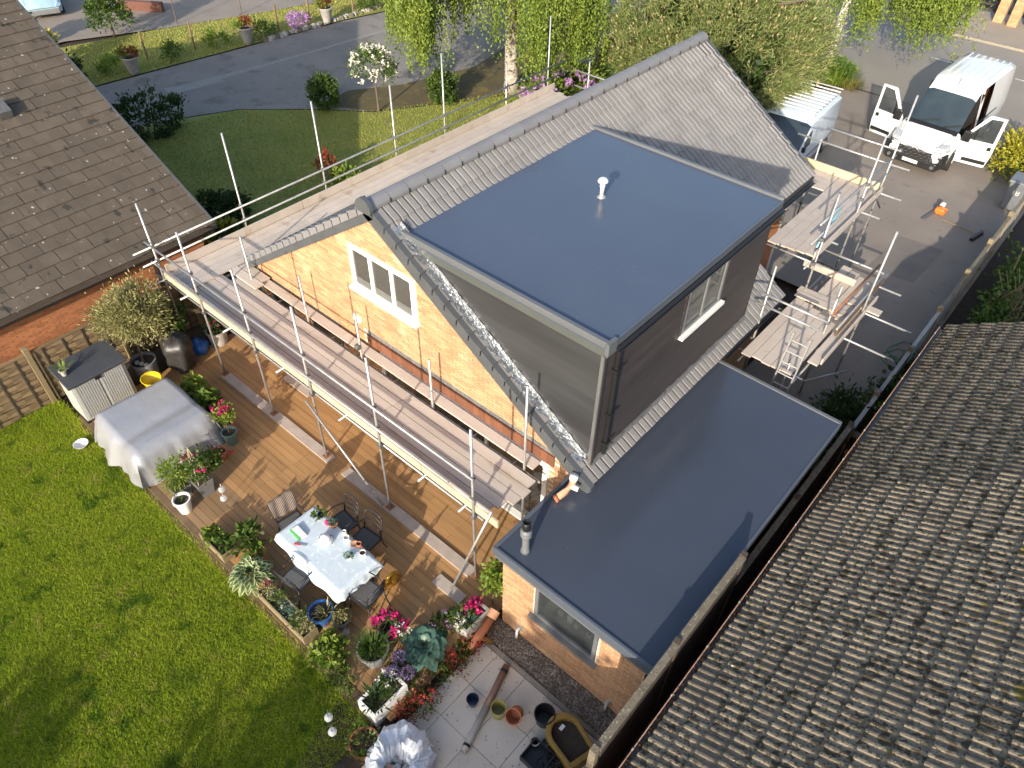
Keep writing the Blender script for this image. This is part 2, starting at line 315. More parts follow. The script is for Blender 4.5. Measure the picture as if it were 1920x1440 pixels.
sheet('drain_line', [(-29.9,13.4),(-29.5,13.3),(-28.85,20.2),(-28.5,25.2),(-28.2,31),(-28.35,31),(-28.7,25.2),(-29.05,20.2)], -.026, 'drain_strip')
sheet('drain_patch', [(-30.1,13.2),(-29.3,13.1),(-29.0,15.3),(-29.5,15.35)], -.022, 'drain_strip')
sheet('parking_drive', [(-12.5,18.2),(-4.4,18.2),(-4.4,11.4),(-1.3,11.4),(-1.3,33),(-9.6,32.7),(-10.4,31.8),(-11.2,29),(-12.5,27)], 0.0, 'tarmac')
for i_, (q_, m_) in enumerate((([(-3.9,20.5),(-2.6,20.6),(-2.5,22.9),(-3.8,22.8)],'tarmac_patch'),([(-6.8,29.2),(-6.2,29.1),(-6.0,32.4),(-6.7,32.5)],'tarmac_patch'),([(-10.5,20.6),(-7.4,20.4),(-7.3,21.0),(-10.4,21.3)],'tarmac_patch'))): sheet('drive_repair', q_, .004, mat('tarmac_patch', (.2,.175,.155), (.165,.145,.13), 2, .95, .4, 120))
sheet('road', [(-60,33),(60,32.6),(60,42),(-60,42.4)], -.004, 'road_tarmac')
MB().box(-60,60,42.2,42.34,-.1,.1).build('kerb', 'kerbstone')['kind'] = 'structure'
sheet('pavement', [(-60,42.34),(60,42.34),(60,47),(-60,47)], .096, 'pavement_mat')
for x0, x1, y in ((-8.3,-6.2,38.55),(-4.75,-3.4,38.6),(-13.5,-11.5,38.5),(-18.5,-16.5,38.5),(-1,1,38.6)):
    MB().add([(x0,y-.02,.002),(x1,y-.14,.002),(x1,y+.06,.002),(x0,y+.05,.002)], [(0,1,2,3)]).build('road_marking', 'road_paint')['kind'] = 'structure'
# grass blades of the rear lawn
rng = np.random.default_rng(3)
def blades(name, n, area, z, h, w, m, keep=None, parent=None):
    x0, x1, y0, y1 = area; P = np.stack([rng.uniform(x0, x1, n), rng.uniform(y0, y1, n), np.full(n, z)], 1)
    if keep is not None: P = P[keep(P)]
    n = len(P); a = rng.uniform(0, 6.283, n); hh = h*rng.uniform(.5, 1.35, n); t = rng.normal(size=(n, 2))*.55*hh[:, None]
    S = np.stack([np.cos(a), np.sin(a), np.zeros(n)], 1)*w
    T = P+np.stack([t[:, 0], t[:, 1], hh], 1)
    V = np.stack([P-S, P+S, T], 1).reshape(-1, 3)
    return stuff(raw(name, V, np.arange(3*n).reshape(-1, 3), MATS[m], parent))
def in_poly(poly):
    poly = np.array(poly)
    def f(P):
        x, y = P[:, 0], P[:, 1]; c = np.zeros(len(P), bool); j = len(poly)-1
        for i in range(len(poly)):
            (xi, yi), (xj, yj) = poly[i], poly[j]
            c ^= ((yi > y) != (yj > y)) & (x < (xj-xi)*(y-yi)/(yj-yi+1e-12)+xi); j = i
        return c
    return f
o = blades('lawn_grass', 430000, (-16.0,-4.75,-2.6,2.26), -.12, .05, .0075, 'grass_blade', in_poly([(-16,2.26),(-4.78,2.26),(-4.75,1.0),(-8.8,-2.6),(-16,.2)]))
oe = blades('lawn_edge_grass', 5000, (-15.9,-4.8,2.2,2.34), -.12, .11, .009, 'grass_blade'); tag(oe, 'ragged longer grass along the deck edge sleepers', 'grass')
tag(o, 'bright green sunlit rear lawn grass beside the timber deck', 'grass')
o = blades('front_grass', 90000, (-28,-14.3,7.6,30), -.02, .06, .014, 'front_blade', in_poly([(-27.6,8),(-14.3,8),(-14.3,30),(-18.8,31),(-19.3,26),(-19.6,22.7),(-20.7,20.7),(-22.4,17.6),(-24.2,16.1),(-26.3,14)]))
tag(o, 'mown front lawn grass between neighbour and driveway, half in shade', 'grass')
o = blades('verge_grass', 50000, (-38,-29.5,10,33), -.02, .07, .016, 'verge_blade', in_poly([(-37.7,10),(-32.6,10),(-32,15),(-31.3,23),(-29.7,33),(-31.3,33),(-33.8,24.8),(-36.3,16.5)]))
tag(o, 'yellow green grass strip along the far side of the driveway', 'grass')
mat('pane_glass', (.05,.06,.065), None, 2, .03, spec=.8, alpha=.5)
# ---------------------------------------------------------------- brickwork and tiling helpers
def brickwork(parent, axis, pl, out, a0, a1, z0, z1, inside, m, mi, limit=300, name='brick'):
    L, H = .225, .075; full = []; odd = []
    for r in range(int((z1-z0)/H)+1):
        zc = z0+H*(r+.5); off = (r % 2)*L/2
        for k in range(-1, int((a1-a0)/L)+2):
            b0 = a0+k*L-off+.0065; b1 = b0+L-.013; c0, c1 = max(b0, a0), min(b1, a1)
            if c1-c0 < .04: continue
            w = c1-c0
            if not (inside((c0+c1)/2, zc) and inside(c0+.02, zc) and inside(c1-.02, zc)):
                if inside(c0+.02, zc) and inside((c0+c1)/2, zc): w /= 1.9; c1 = c0+w
                elif inside(c1-.02, zc) and inside((c0+c1)/2, zc): w /= 1.9; c0 = c1-w
                else: continue
            ((full if abs(w-.212) < .002 else odd)).append(((c0+c1)/2, zc, w))
    def box(mb, a, z, w):
        p = sorted((pl-out*.006, pl+out*(.009+R.uniform(-.002, .002))))
        if axis == 'y': mb.box(a-w/2, a+w/2, p[0], p[1], z-.031, z+.031)
        else: mb.box(p[0], p[1], a-w/2, a+w/2, z-.031, z+.031)
    pos = (lambda a, z: np.array((a, pl, z))) if axis == 'y' else (lambda a, z: np.array((pl, a, z)))
    full.sort(key=lambda t: np.linalg.norm(pos(t[0], t[1])-CAM))
    mb = MB(); box(mb, 0, 0, .215) if True else None
    me = None
    for i, (a, z, w) in enumerate(full[:limit]):
        if me is None:
            b = MB()
            if axis == 'y': b.box(-.106, .106, -.0075, .0075, -.031, .031)
            else: b.box(-.0075, .0075, -.106, .106, -.031, .031)
            me = bpy.data.meshes.new(name); me.from_pydata(b.v, [], b.f); me.materials.append(MATS[m])
        c = pos(a, z); c[1 if axis == 'y' else 0] += out*(.002+R.uniform(-.0015, .0015)); place(name, me, c, parent)
    rest = MB()
    for a, z, w in full[limit:]+odd: box(rest, a, z, w)
    if rest.v: stuff(rest.build('brickwork', mi, parent))
def tile_geo(prof, w, l, th, lift):
    v = []; f = []; n = len(prof)
    for yy, dz in ((0, lift), (l, th*.2)):
        v += [(u, yy, h+dz+th*.0) for u, h in prof]
    v += [(u, 0, -.004) for u, h in prof]
    for i in range(n-1): f.append((i, i+1, n+i+1, n+i)); f.append((2*n+i, 2*n+i+1, i+1, i))
    return v, f
def tiling(parent, name, geo, O, Wd, U, ncol, nrow, cw, ga, keep, m, mi, limit=300, jit=.003, stag=0., score=None):
    Wd = np.array(Wd, float); U = np.array(U, float); N = np.cross(Wd, U); O = np.array(O, float)
    M = Matrix(np.stack([Wd, U, N], 1).tolist()); rot = M.to_euler()
    v, f = geo; me = bpy.data.meshes.new(name); me.from_pydata(v, [], f); me.materials.append(MATS[m])
    me.polygons.foreach_set('use_smooth', [False]*len(me.polygons))
    cells = []
    for r in range(nrow):
        for c in range(-1 if stag else 0, ncol):
            p = O+Wd*(c*cw+(r % 2)*stag)+U*(r*ga); ctr = p+Wd*cw/2+U*ga/2
            if keep(ctr): cells.append((p, ctr))
    vis = score or (lambda q: np.linalg.norm(q-CAM)); cells.sort(key=lambda t: vis(t[1]))
    va = np.array(v); RV = []; RF = []; fa = np.array(f)
    for i, (p, c) in enumerate(cells):
        p = p+Wd*R.uniform(-jit, jit)+U*R.uniform(-jit*1.5, jit*1.5)+N*R.uniform(0, .004)
        if i < limit:
            o = place(name, me, p, parent); o.rotation_euler = rot; o.rotation_euler.z += R.uniform(-.004, .004)
        else: RF.append(fa+len(RV)*len(va)); RV.append(p+va@np.stack([Wd, U, N]))
    if RV: stuff(raw(name+'_field', np.concatenate(RV), np.concatenate(RF), MATS[mi], parent))
def onscreen(q, mx=40):
    d = Vector(q)-Vector((0, 0, 12.5)); zc = d.dot(_f)
    if zc <= .2: return False
    return -mx < 960+1390*d.dot(_r2)/zc < 1920+mx and -mx < 720-1390*d.dot(_u2)/zc < 1440+mx
def window(parent, name, axis, pl, out, a0, a1, z0, z1, nl, m, fr=.06, room=.8, sill=True, sillm=None, pm='pane_glass', curtain=False, label=None):
    """frame with nl lights, panes and sill; returns the frame"""
    def bx(mb, p0, p1, b0, b1, c0, c1):
        lo, hi = sorted((pl+out*p0, pl+out*p1))
        return mb.box(b0, b1, lo, hi, c0, c1) if axis == 'y' else mb.box(lo, hi, b0, b1, c0, c1)
    b = MB(); bx(b, -.04, .03, a0, a1, z1-fr, z1); bx(b, -.04, .03, a0, a1, z0, z0+fr); 
    bx(b, -.04, .03, a0, a0+fr, z0+fr, z1-fr); bx(b, -.04, .03, a1-fr, a1, z0+fr, z1-fr)
    w = (a1-a0)/nl
    for i in range(1, nl): bx(b, -.04, .03, a0+w*i-fr/2, a0+w*i+fr/2, z0+fr, z1-fr)
    o = b.build(name, m, parent, label=label)
    for i in range(nl):
        bx(MB(), -.012, .002, a0+w*i+fr*.55, a0+w*(i+1)-fr*.55, z0+fr*.9, z1-fr*.9).build('pane', pm, o)
    if sill: bx(MB(), -.03, .11, a0-.07, a1+.07, z0-.07, z0-.003).build('sill', sillm or m, o)
    return o
# ================================================================= the house being re-roofed
XR, ZR = -9.27, 5.75; XE, ZE = -4.1, 2.37; XL, ZL = -14.2, 2.35
Y0, Y1, YS = 6.95, 18.1, 14.2; XF = -5.45
def zr_(x): return ZR-(x-XR)*(ZR-ZE)/(XE-XR) if x > XR else ZR-(XR-x)*(ZR-ZL)/(XR-XL)
def xr_(z): return XR+(ZR-z)*(XE-XR)/(ZR-ZE)
H = thing('house', 'buff brick gabled house with new grey tiled roof and flat roofed dormer', 'house', (-9.2, 12.5, 0))
# walls
GY = 7.05
wall = MB().ext([(-13.95,0),(-4.42,0),(-4.42,2.3),(XR,5.5),(-13.95,2.28)], 'y', GY, 7.3).build('gable_wall', 'mortar', H)
def in_gable(x, z):
    if z > zr_(x)-.2: return False
    if -10.16 < x < -8.34 and 3.5 < z < 4.6: return False
    if -10.02 < x < -4.93 and 2.11 < z < 2.51: return False
    if -9.65 < x < -5.05 and z < 2.11: return False
    if -13.6 < x < -12.74 and .95 < z < 2.1: return False
    if -12.06 < x < -10.93 and .95 < z < 2.1: return False
    return True
brickwork(wall, 'y', GY, -1, -13.95, -4.42, 0, 5.5, in_gable, 'brick_buff', 'brick_buff_i', 300)
for k in range(45):   # soldier course of blue brick and the brown tile-hung band
    x = -10.0+k*.1125
    MB().box(x+.005, x+.107, GY-.012, GY+.02, 2.4, 2.5).build('soldier_brick', 'brick_blue', wall)
for k in range(33):
    x = -10.0+k*.153
    MB().box(x+.002, x+.151, GY-.035-R.uniform(0, .006), GY+.02, 2.12, 2.385).build('hung_tile', 'brown_tile', wall)
window(H, 'window', 'y', GY-.02, -1, -10.14, -8.36, 3.6, 4.58, 3, 'upvc_white', .085, label='white three light gable window', sillm='upvc_white')
MB().box(-10.1,-8.4, GY+.02, GY+.03, 3.6, 4.5).build('room_back', 'room_dark', H)
MB().box(-10.05,-8.45, GY-.012, GY+.018, 3.66, 3.84).build('inner_sill', 'curtain', H)
for a0, a1 in ((-13.57,-12.76),(-12.03,-10.95)): window(H, 'window', 'y', GY-.01, -1, a0, a1, .98, 2.08, 1, 'upvc_grey', .05, pm='glass', label='dark window under the scaffold boards')
pd = MB()
for a0, a1 in ((-9.63,-9.52),(-8.14,-8.06),(-6.64,-6.56),(-5.18,-5.07)): pd.box(a0, a1, GY-.05, GY+.03, .02, 1.98)
pd.box(-9.63,-5.07, GY-.05, GY+.03, 1.98, 2.1); pd.box(-9.7,-5.0, GY-.14, GY+.03, -.0, .05)
pdo = pd.build('patio_door', 'upvc_white', H)
for a0, a1 in ((-9.52,-8.14),(-8.06,-6.64),(-6.56,-5.18)): MB().box(a0, a1, GY-.01, GY+.01, .06, 1.98).build('pane', 'glass', pdo)
MB().box(-10.36,-10.14, GY-.05, GY, 2.6, 2.72).build('wall_vent', 'white_paint', H)
# side and far walls
MB().box(-4.62,-4.42, 7.3, YS, 0, 2.3).build('side_wall', 'brick_buff_i', H)
MB().box(-6.1,-5.85, YS, 17.95, 0, 3.1).build('side_wall', 'brick_red_i', H)
MB().box(-5.85,-4.62, YS-.2, YS, 0, 2.3).build('return_wall', 'brown_clad', H)
for k in range(9): MB().box(-5.83+k*.135, -5.705+k*.135, YS, YS+.02, .1, 2.75-k*.03).build('cladding_board', 'brown_clad', H)
MB().ext([(-13.95,0),(-5.85,0),(-5.85,3.15),(XR,5.45),(-13.95,2.28)], 'y', 17.75, 17.95).build('gable_wall', 'mortar', H)
MB().box(-13.95,-13.75, 7.3, 17.75, 0, 2.28).build('side_wall', 'brick_buff_i', H)
# roof decks
rf = MB()
rf.add([(XR,Y0,ZR-.03),(XE,Y0,ZE-.03),(XE,YS,ZE-.03),(XR,YS,ZR-.03)], [(0,1,2,3)]); zf = zr_(XF)
rf.add([(XR,YS,ZR-.03),(XF,YS,zf-.03),(XF,Y1,zf-.03),(XR,Y1,ZR-.03)], [(0,1,2,3)])
rf.add([(XR,Y0,ZR-.03),(XR,Y1,ZR-.03),(XL,Y1,ZL-.03),(XL,Y0,ZL-.03)], [(0,1,2,3)])
roof = rf.build('roof', 'roof_under', H)
gp = [(0,0),(.02,0),(.027,.034),(.138,.034),(.145,0),(.185,0),(.192,.034),(.303,.034),(.31,0),(.33,0)]
gt = tile_geo(gp, .33, .36, .03, .03)
U = np.array((XR-XE, 0, ZR-ZE)); SL = np.linalg.norm(U); U = U/SL
def keep_r(c):
    x, y, z = c
    if x < XR+.1: return False
    if y > YS and x > XF: return False
    if y > Y1-.02: return False
    if -8.72 < x < -4.5 and 7.2 < y < 12.6: return False
    return True
ncol = int((Y1-Y0)/.33)+1
tiling(roof, 'roof_tile', gt, (XE, Y0+.02, ZE-.01), (0,1,0), U, ncol, 19, .33, .335, keep_r, 'roof_tile_grey', 'roof_tile_grey_i', 300)
U2 = np.array((XR-XL, 0, ZR-ZL)); U2 = U2/np.linalg.norm(U2)
tiling(roof, 'roof_tile', gt, (XL, Y1-.1, ZL-.01), (0,-1,0), U2, ncol-1, 18, .33, .335, lambda c: c[1] > Y0+.05, 'roof_tile_grey', 'roof_tile_grey_i', 0)
# ridge tiles with dark unions
for k in range(25):
    y = Y0-.06+k*.449; arc = [(XR+.16*math.cos(t), ZR+.0+.13*math.sin(t)) for t in np.linspace(-.25, math.pi+.25, 9)]
    o = MB().ext(arc, 'y', y, y+.437).build('ridge_tile', 'ridge_grey', roof)
    arc2 = [(XR+.168*math.cos(t), ZR+.138*math.sin(t)) for t in np.linspace(-.3, .35, 4)]+[(XR+.13*math.cos(.3), ZR+.05)]
    MB().ext(arc2, 'y', y+.425, y+.452).build('ridge_union', 'joint_black', o)
    arc3 = [(XR-a+XR if False else 2*XR-a, b) for a, b in arc2]
    MB().ext(arc3, 'y', y+.425, y+.452).build('ridge_union', 'joint_black', o)
arc = [(XR+.2*math.cos(t), ZR+.0+.19*math.sin(t)) for t in np.linspace(-.5, math.pi+.5, 14)]
MB().ext(arc, 'y', Y0-.13, Y0-.05).build('ridge_end_cap', 'verge_grey', roof)
# verges: bargeboards and stepped dry verge caps
for sx, xe, ze in ((1, XE, ZE), (-1, XL, ZL)):
    ex = Vector((XR-xe, 0, ZR-ze)); ln = ex.length; ex.normalize(); nn = Vector((-ex.z, 0, ex.x)) if ex.x > 0 else Vector((ex.z, 0, -ex.x))
    if nn.z < 0: nn = -nn
    P0 = Vector((xe, 0, ze))-ex*.08; PF = Vector((XF, 0, zf)) if sx > 0 else P0
    a = P0-nn*.02; b = Vector((XR, 0, ZR))-nn*.02; 
    MB().ext([(a.x, a.z), (b.x, b.z), ((b-nn*.2).x, (b-nn*.2).z-.03), ((a-nn*.2).x, (a-nn*.2).z)], 'y', Y0-.05, Y0-.015).build('bargeboard', 'verge_grey', H)
    a = PF-nn*.02; MB().ext([(a.x, a.z), (b.x, b.z), ((b-nn*.16).x, (b-nn*.16).z-.03), ((a-nn*.16).x, (a-nn*.16).z)], 'y', Y1, Y1+.03).build('bargeboard', 'verge_grey', H)
    g = .335; k = 0
    while k*g < ln-.05:
        for yy, yt, nm in ((Y0, -1, 'verge_cap'), (Y1, 1, 'verge_cap')):
            s0 = Vector((xe, 0, ze))+ex*(k*g-.03); s1 = s0+ex*(g+.02); m_ = MB(); h0, h1 = (.058, .04) if sx > 0 else (.065, .03)
            if yt > 0 and sx > 0 and s0.x > XF-.05: continue
            y_o, y_i = yy+yt*.065, yy-yt*.045; y_o, y_i = (min(y_o, y_i), max(y_o, y_i))
            m_.hexa([(s0.x, y_o, s0.z-.10), (s1.x, y_o, s1.z-.10), (s1.x, y_i, s1.z-.10), (s0.x, y_i, s0.z-.10)][::(1 if ex.x > 0 else -1)],
                    [((s0+nn*h0).x, y_o, (s0+nn*h0).z), ((s1+nn*h1).x, y_o, (s1+nn*h1).z), ((s1+nn*h1).x, y_i, (s1+nn*h1).z), ((s0+nn*h0).x, y_i, (s0+nn*h0).z)][::(1 if ex.x > 0 else -1)])
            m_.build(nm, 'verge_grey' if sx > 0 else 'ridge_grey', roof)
        k += 1
# cut verge of the lower strip, gutters
MB().add([(XE,YS,ZE+.05),(XF,YS,zf+.05),(XF,YS+.02,zf-.1),(XE,YS+.02,ZE-.1)], [(0,1,2,3)]).build('verge_board', 'verge_grey', H)
def gutter(parent, p0, p1, r=.058, m='black_plastic'):
    p0 = Vector(p0); p1 = Vector(p1); d = (p1-p0).normalized(); s = d.cross(Vector((0,0,1))); vs = []
    for p in (p0, p1):
        for t in np.linspace(0, math.pi, 7): vs.append(p+s*math.cos(t)*r-Vector((0,0,1))*math.sin(t)*r)
        for t in np.linspace(math.pi, 0, 7): vs.append(p+s*math.cos(t)*(r-.006)-Vector((0,0,1))*math.sin(t)*(r-.006))
    n = 14
    return MB().add(vs, [(i, (i+1) % n, n+(i+1) % n, n+i) for i in range(n)]+[tuple(range(n)), tuple(range(2*n-1, n-1, -1))]).build('gutter', m, parent)
gutter(H, (XF+.03, YS+.1, zf-.1), (XF+.03, Y1+.02, zf-.1)); gutter(H, (XE+.02, 11.6, ZE-.08), (XE+.02, YS, ZE-.08)); gutter(H, (XL-.03, Y0, ZL-.09), (XL-.03, Y1, ZL-.09))
MB().box(XF-.06, XF-.035, YS, Y1-.02, zf-.22, zf-.03).build('fascia', 'black_plastic', H)
# ---- dormer
DX, DY0, DY1, DZ = -4.33, 7.2, 12.65, 5.38
D = MB().box(-8.85,-4.24, 7.12, 12.74, 5.27, DZ).build('dormer_roof', 'grp_roof', H)
for args in ((-8.8,-4.24,7.10,7.19),(-8.8,-4.24,12.67,12.76)): MB().box(args[0], args[1], args[2], args[3], 5.31, 5.43).build('roof_trim', 'grp_trim', D, bevel=.015)
MB().box(-4.27,-4.2, 7.10, 7.32, 5.2, 5.425).build('roof_trim', 'grp_trim', D)
MB().box(-4.25,-4.215, 7.32, 12.67, 5.22, 5.39).build('fascia', 'grp_trim_dark', D)
gutter(D, (-4.15, 7.3, 5.26), (-4.15, 12.7, 5.26))
MB().box(-4.31,-4.26, 7.18, 12.66, 5.08, 5.22).build('soffit_board', 'verge_grey', D)
MB().box(-8.6,-4.3, 7.16, 7.22, 5.09, 5.305).build('fascia', 'fascia_green', D)
dw = MB().ext([(xr_(5.2),5.2),(DX+.02,5.2),(DX+.02,zr_(DX)-.1)], 'y', 7.225, 7.3)
dw.ext([(xr_(5.2),5.2),(DX+.02,5.2),(DX+.02,zr_(DX)-.1)], 'y', 12.6, 12.65); dw.box(DX-.1, DX-.01, 7.3, 12.6, 2.3, 5.2)
dwo = dw.build('dormer_wall', 'joint_black', H)
bh = .152; k = 0; z = 2.42
while z < 5.06:
    z1_ = min(z+bh-.012, 5.08); xl0, xl1 = xr_(max(z, 2.3))-.0, xr_(z1_)
    if DX-xl1 > .05:
        MB().add([(max(xl0,-9)+.0, 7.192, z), (DX, 7.192, z), (DX, 7.214, z1_), (xl1, 7.212, z1_), (xl0, 7.225, z), (DX, 7.225, z), (DX, 7.225, z1_), (xl1, 7.225, z1_)] if xl0 < DX else [(DX-.01,7.196,z),(DX,7.196,z),(DX,7.212,z1_),(xl1,7.212,z1_),(DX-.01,7.225,z),(DX,7.225,z),(DX,7.225,z1_),(xl1,7.225,z1_)],
                 [(0,1,2,3),(0,4,5,1),(1,5,6,2),(3,2,6,7),(0,3,7,4)]).build('cladding_board', 'clad_metal', dwo)
        segs = [(7.2, 12.65)]
        if z1_ > 3.93 and z < 4.98: segs = [(7.2, 9.66), (11.04, 12.65)]
        for s0, s1 in segs:
            MB().add([(DX+.026, s0, z), (DX+.026, s1, z), (DX+.002, s1, z1_-.003), (DX+.004, s0, z1_-.003), (DX-.01, s0, z), (DX-.01, s1, z)], [(0,1,2,3),(0,4,5,1)]).build('cladding_board', 'clad_dark', dwo)
    z += bh
MB().box(DX-.03, DX+.03, 7.17, 7.205, 2.45, 5.08).build('corner_trim', 'clad_trim', dwo)
MB().box(DX-.0, DX+.035, 7.2, 7.26, 2.5, 5.08).build('corner_trim', 'clad_dark', dwo)
window(H, 'window', 'x', DX+.0, 1, 9.68, 11.02, 3.95, 4.96, 2, 'upvc_grey', .06, sillm='upvc_white', label='grey framed dormer window with white sill', pm='pane_glass')
MB().box(DX-.008, DX-.004, 9.72, 10.98, 4.0, 4.9).build('window_backing', mat('dim_interior', (.3,.3,.27), (.2,.2,.18), 3, .9), H)  # flat panel: dim interior and its ceiling reflection painted as one grey
for y in (9.6, 11.03): MB().box(DX+.0, DX+.03, y, y+.07, 3.9, 5.06).build('window_trim', 'clad_dark', dwo)
dp = MB(); dp.tube((-4.22,7.52,5.2), (-4.27,7.52,5.0), .04, 10).tube((-4.27,7.52,5.0), (-4.27,7.52,2.62), .04, 10).box(-4.31,-4.23,7.46,7.58,5.12,5.3)
dp.build('downpipe', 'black_plastic', H, smooth=False)
for zz in (4.6, 3.6, 2.9): MB().box(-4.33,-4.2,7.45,7.59,zz,zz+.05).build('pipe_clip', 'black_plastic', H)
# lead along the cheek and dormer face
n = 13
for i in range(n):
    t0, t1 = i/n, (i+1)/n; x0 = -8.75+(4.3)*t0; x1 = -8.75+4.3*t1; vs = []; fs = []; K = 6
    for a in range(K+1):
        x = x0+(x1-x0)*a/K+(.03 if a == K else 0)
        for j, (yy, dz) in enumerate(((7.03,.06),(7.07,.062),(7.12,.07),(7.18,.068),(7.188,.17))):
            vs.append((x, yy+R.uniform(-.006,.006), zr_(x)+dz+R.uniform(-.008,.008)+(.012 if a == K else 0)))
    for a in range(K):
        for j in range(4): fs.append((a*5+j, (a+1)*5+j, (a+1)*5+j+1, a*5+j+1))
    MB().add(vs, fs).build('lead_flashing', 'lead', roof)
lv = []; lf_ = []
for a in range(56):
    y = 7.2+5.45*a/55
    for j, (dx, dz) in enumerate(((.02,.14),(.028,.075),(.045,.07),(.06,.065))):
        x = DX+dx; lv.append((x+R.uniform(-.008,.008), y, zr_(x)+dz+R.uniform(-.006,.008)))
for a in range(55):
    for j in range(3): lf_.append((a*4+j, (a+1)*4+j, (a+1)*4+j+1, a*4+j+1))
MB().add(lv, lf_).build('apron_flashing', 'clad_trim', roof)
# roof vent cowl
cw = thing('vent_cowl', 'small white mushroom vent cowl on the flat dormer roof', 'vent', (-6.83,10.48,DZ))
MB().lathe([(.09,0),(.065,.02),(.045,.035),(.042,.1)], (-6.83,10.48,DZ), 18).build('collar', 'steel', cw, True)
MB().lathe([(.04,.1),(.042,.2),(.055,.23),(.04,.26),(.04,.3)], (-6.83,10.48,DZ), 18).build('pipe', 'white_paint', cw, True)
MB().lathe([(.04,.3),(.095,.31),(.1,.335),(.07,.375),(.03,.39),(0,.392)], (-6.83,10.48,DZ), 18).build('cap', 'white_paint', cw, True)
# ---- flat roofed extension
E_ = thing('extension', 'single storey buff brick rear extension with dark flat roof', 'extension', (-3.0, 8.2, -.1))
EY = 5.1
ew = MB().box(-4.45,-3.75, EY, 5.3, -.12, 2.03).box(-2.47,-1.62, EY, 5.3, -.12, 2.03).box(-3.75,-2.47, EY, 5.3, -.12, .96).build('wall', 'mortar', E_)
brickwork(ew, 'y', EY, -1, -4.45, -1.62, -.12, 2.03, lambda x, z: not (-3.76 < x < -2.46 and .9 < z < 2.04), 'brick_buff', 'brick_buff_i', 300)
MB().box(-4.45,-4.25, 5.3, 7.05, -.12, 2.03).build('wall', 'brick_buff_i', E_); MB().box(-1.82,-1.62, 5.3, 11.4, -.12, 2.03).build('wall', 'brick_buff_i', E_); MB().box(-4.4,-1.62, 11.2, 11.4, -.12, 2.03).build('wall', 'brick_buff_i', E_)
wf = window(E_, 'window', 'y', EY+.02, -1, -3.74, -2.48, .97, 1.98, 1, 'upvc_grey', .07, sillm='upvc_grey', label='wide grey framed kitchen window', pm='pane_glass')
MB().box(-3.9,-2.3, 5.9, 6.0, -.1, 2.0).build('room_back', 'room_dark', E_); MB().box(-3.7,-2.5, 5.2, 5.75, .6, .95).build('worktop', 'curtain', E_)
for x, h in ((-3.4,.16),(-3.2,.22),(-3.05,.12),(-2.8,.1)): MB().lathe([(.05,0),(.06,h*.6),(.03,h)], (x,5.4,.95), 10).build('jar', 'white_paint', E_)
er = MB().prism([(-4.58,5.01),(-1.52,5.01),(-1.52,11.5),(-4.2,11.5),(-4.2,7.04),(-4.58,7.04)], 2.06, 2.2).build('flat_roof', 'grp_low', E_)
for b_ in ((-4.6,-1.5,4.99,5.05),(-4.6,-4.53,5.05,7.05),(-4.25,-1.5,11.44,11.52)): MB().box(*b_, 2.03, 2.225).build('roof_trim', 'grp_trim_dark' if b_[2] < 11 else 'grp_trim', er, bevel=.012)  # far trim is paler: the light on that edge is in its colour
MB().box(-1.53,-1.49, 5.05, 11.44, 2.05, 2.215).build('roof_trim', 'grp_trim_dark', er)
for w_ in ((5.0, 2.02),): MB().box(-4.58,-1.52, 5.03, 5.08, 1.92, 2.03).build('fascia', 'upvc_grey', E_)
# the covered lap edges visible across the lower roof
0 and MB().add([(-3.3,11.43,2.2025),(-3.42,9.9,2.2025),(-3.36,9.9,2.2025),(-3.24,11.43,2.2025)], [(0,1,2,3)]).build('roof_lap', 'grp_trim_dark', er)
v1 = thing('soil_vent', 'black capped grey soil vent pipe near the extension roof corner', 'vent pipe', (-4.16,5.31,2.2))
MB().lathe([(.085,0),(.075,.06),(.062,.1),(.06,.42)], (-4.16,5.31,2.2), 16).build('pipe', 'bin_grey', v1, True)
MB().lathe([(.06,.42),(.095,.44),(.095,.48),(.07,.5),(.1,.53),(.1,.56),(.065,.58),(.065,.6)], (-4.16,5.31,2.2), 16).build('collar', 'bin_grey', v1, True)
MB().lathe([(.065,.6),(.07,.62),(.07,.78),(.05,.79),(.05,.7)], (-4.16,5.31,2.2), 16, cap1=True).build('cap', 'black_plastic', v1, True)
v2 = thing('clay_bend', 'orange and cream plastic pipe bend lying on the extension roof by the verge', 'pipe', (-4.36,6.62,2.2))
MB().sweep([(-4.42,6.42,2.27),(-4.36,6.6,2.33),(-4.33,6.72,2.45),(-4.33,6.76,2.58)], [.06,.06,.06,.06], 14).build('bend', 'terracotta_pale', v2, True)
MB().sweep([(-4.33,6.75,2.55),(-4.33,6.77,2.64)], [.075,.075], 14).build('socket', 'white_paint', v2, True); MB().tube((-4.43,6.39,2.26),(-4.41,6.44,2.275),.072,14).build('socket', 'terracotta', v2, True)
MB().tube((-4.33,6.7,2.42),(-4.2,6.74,2.4),.05,12).build('branch', 'white_paint', v2, True)
for par, bx_, z_ in ((D, (-8.6,-4.4,7.3,12.5), DZ), (er, (-4.3,-1.7,5.2,11.3), 2.2)):
    n_ = 16; P = np.stack([rng.uniform(bx_[0],bx_[1],n_), rng.uniform(bx_[2],bx_[3],n_), np.full(n_, z_+.004)], 1)
    stuff(leaves('roof_debris', P, rng.normal(size=(n_,3))*(1,1,.05), .022*rng.uniform(.4,1.5,n_), .012, MATS['dry_leaf'], par, rng))
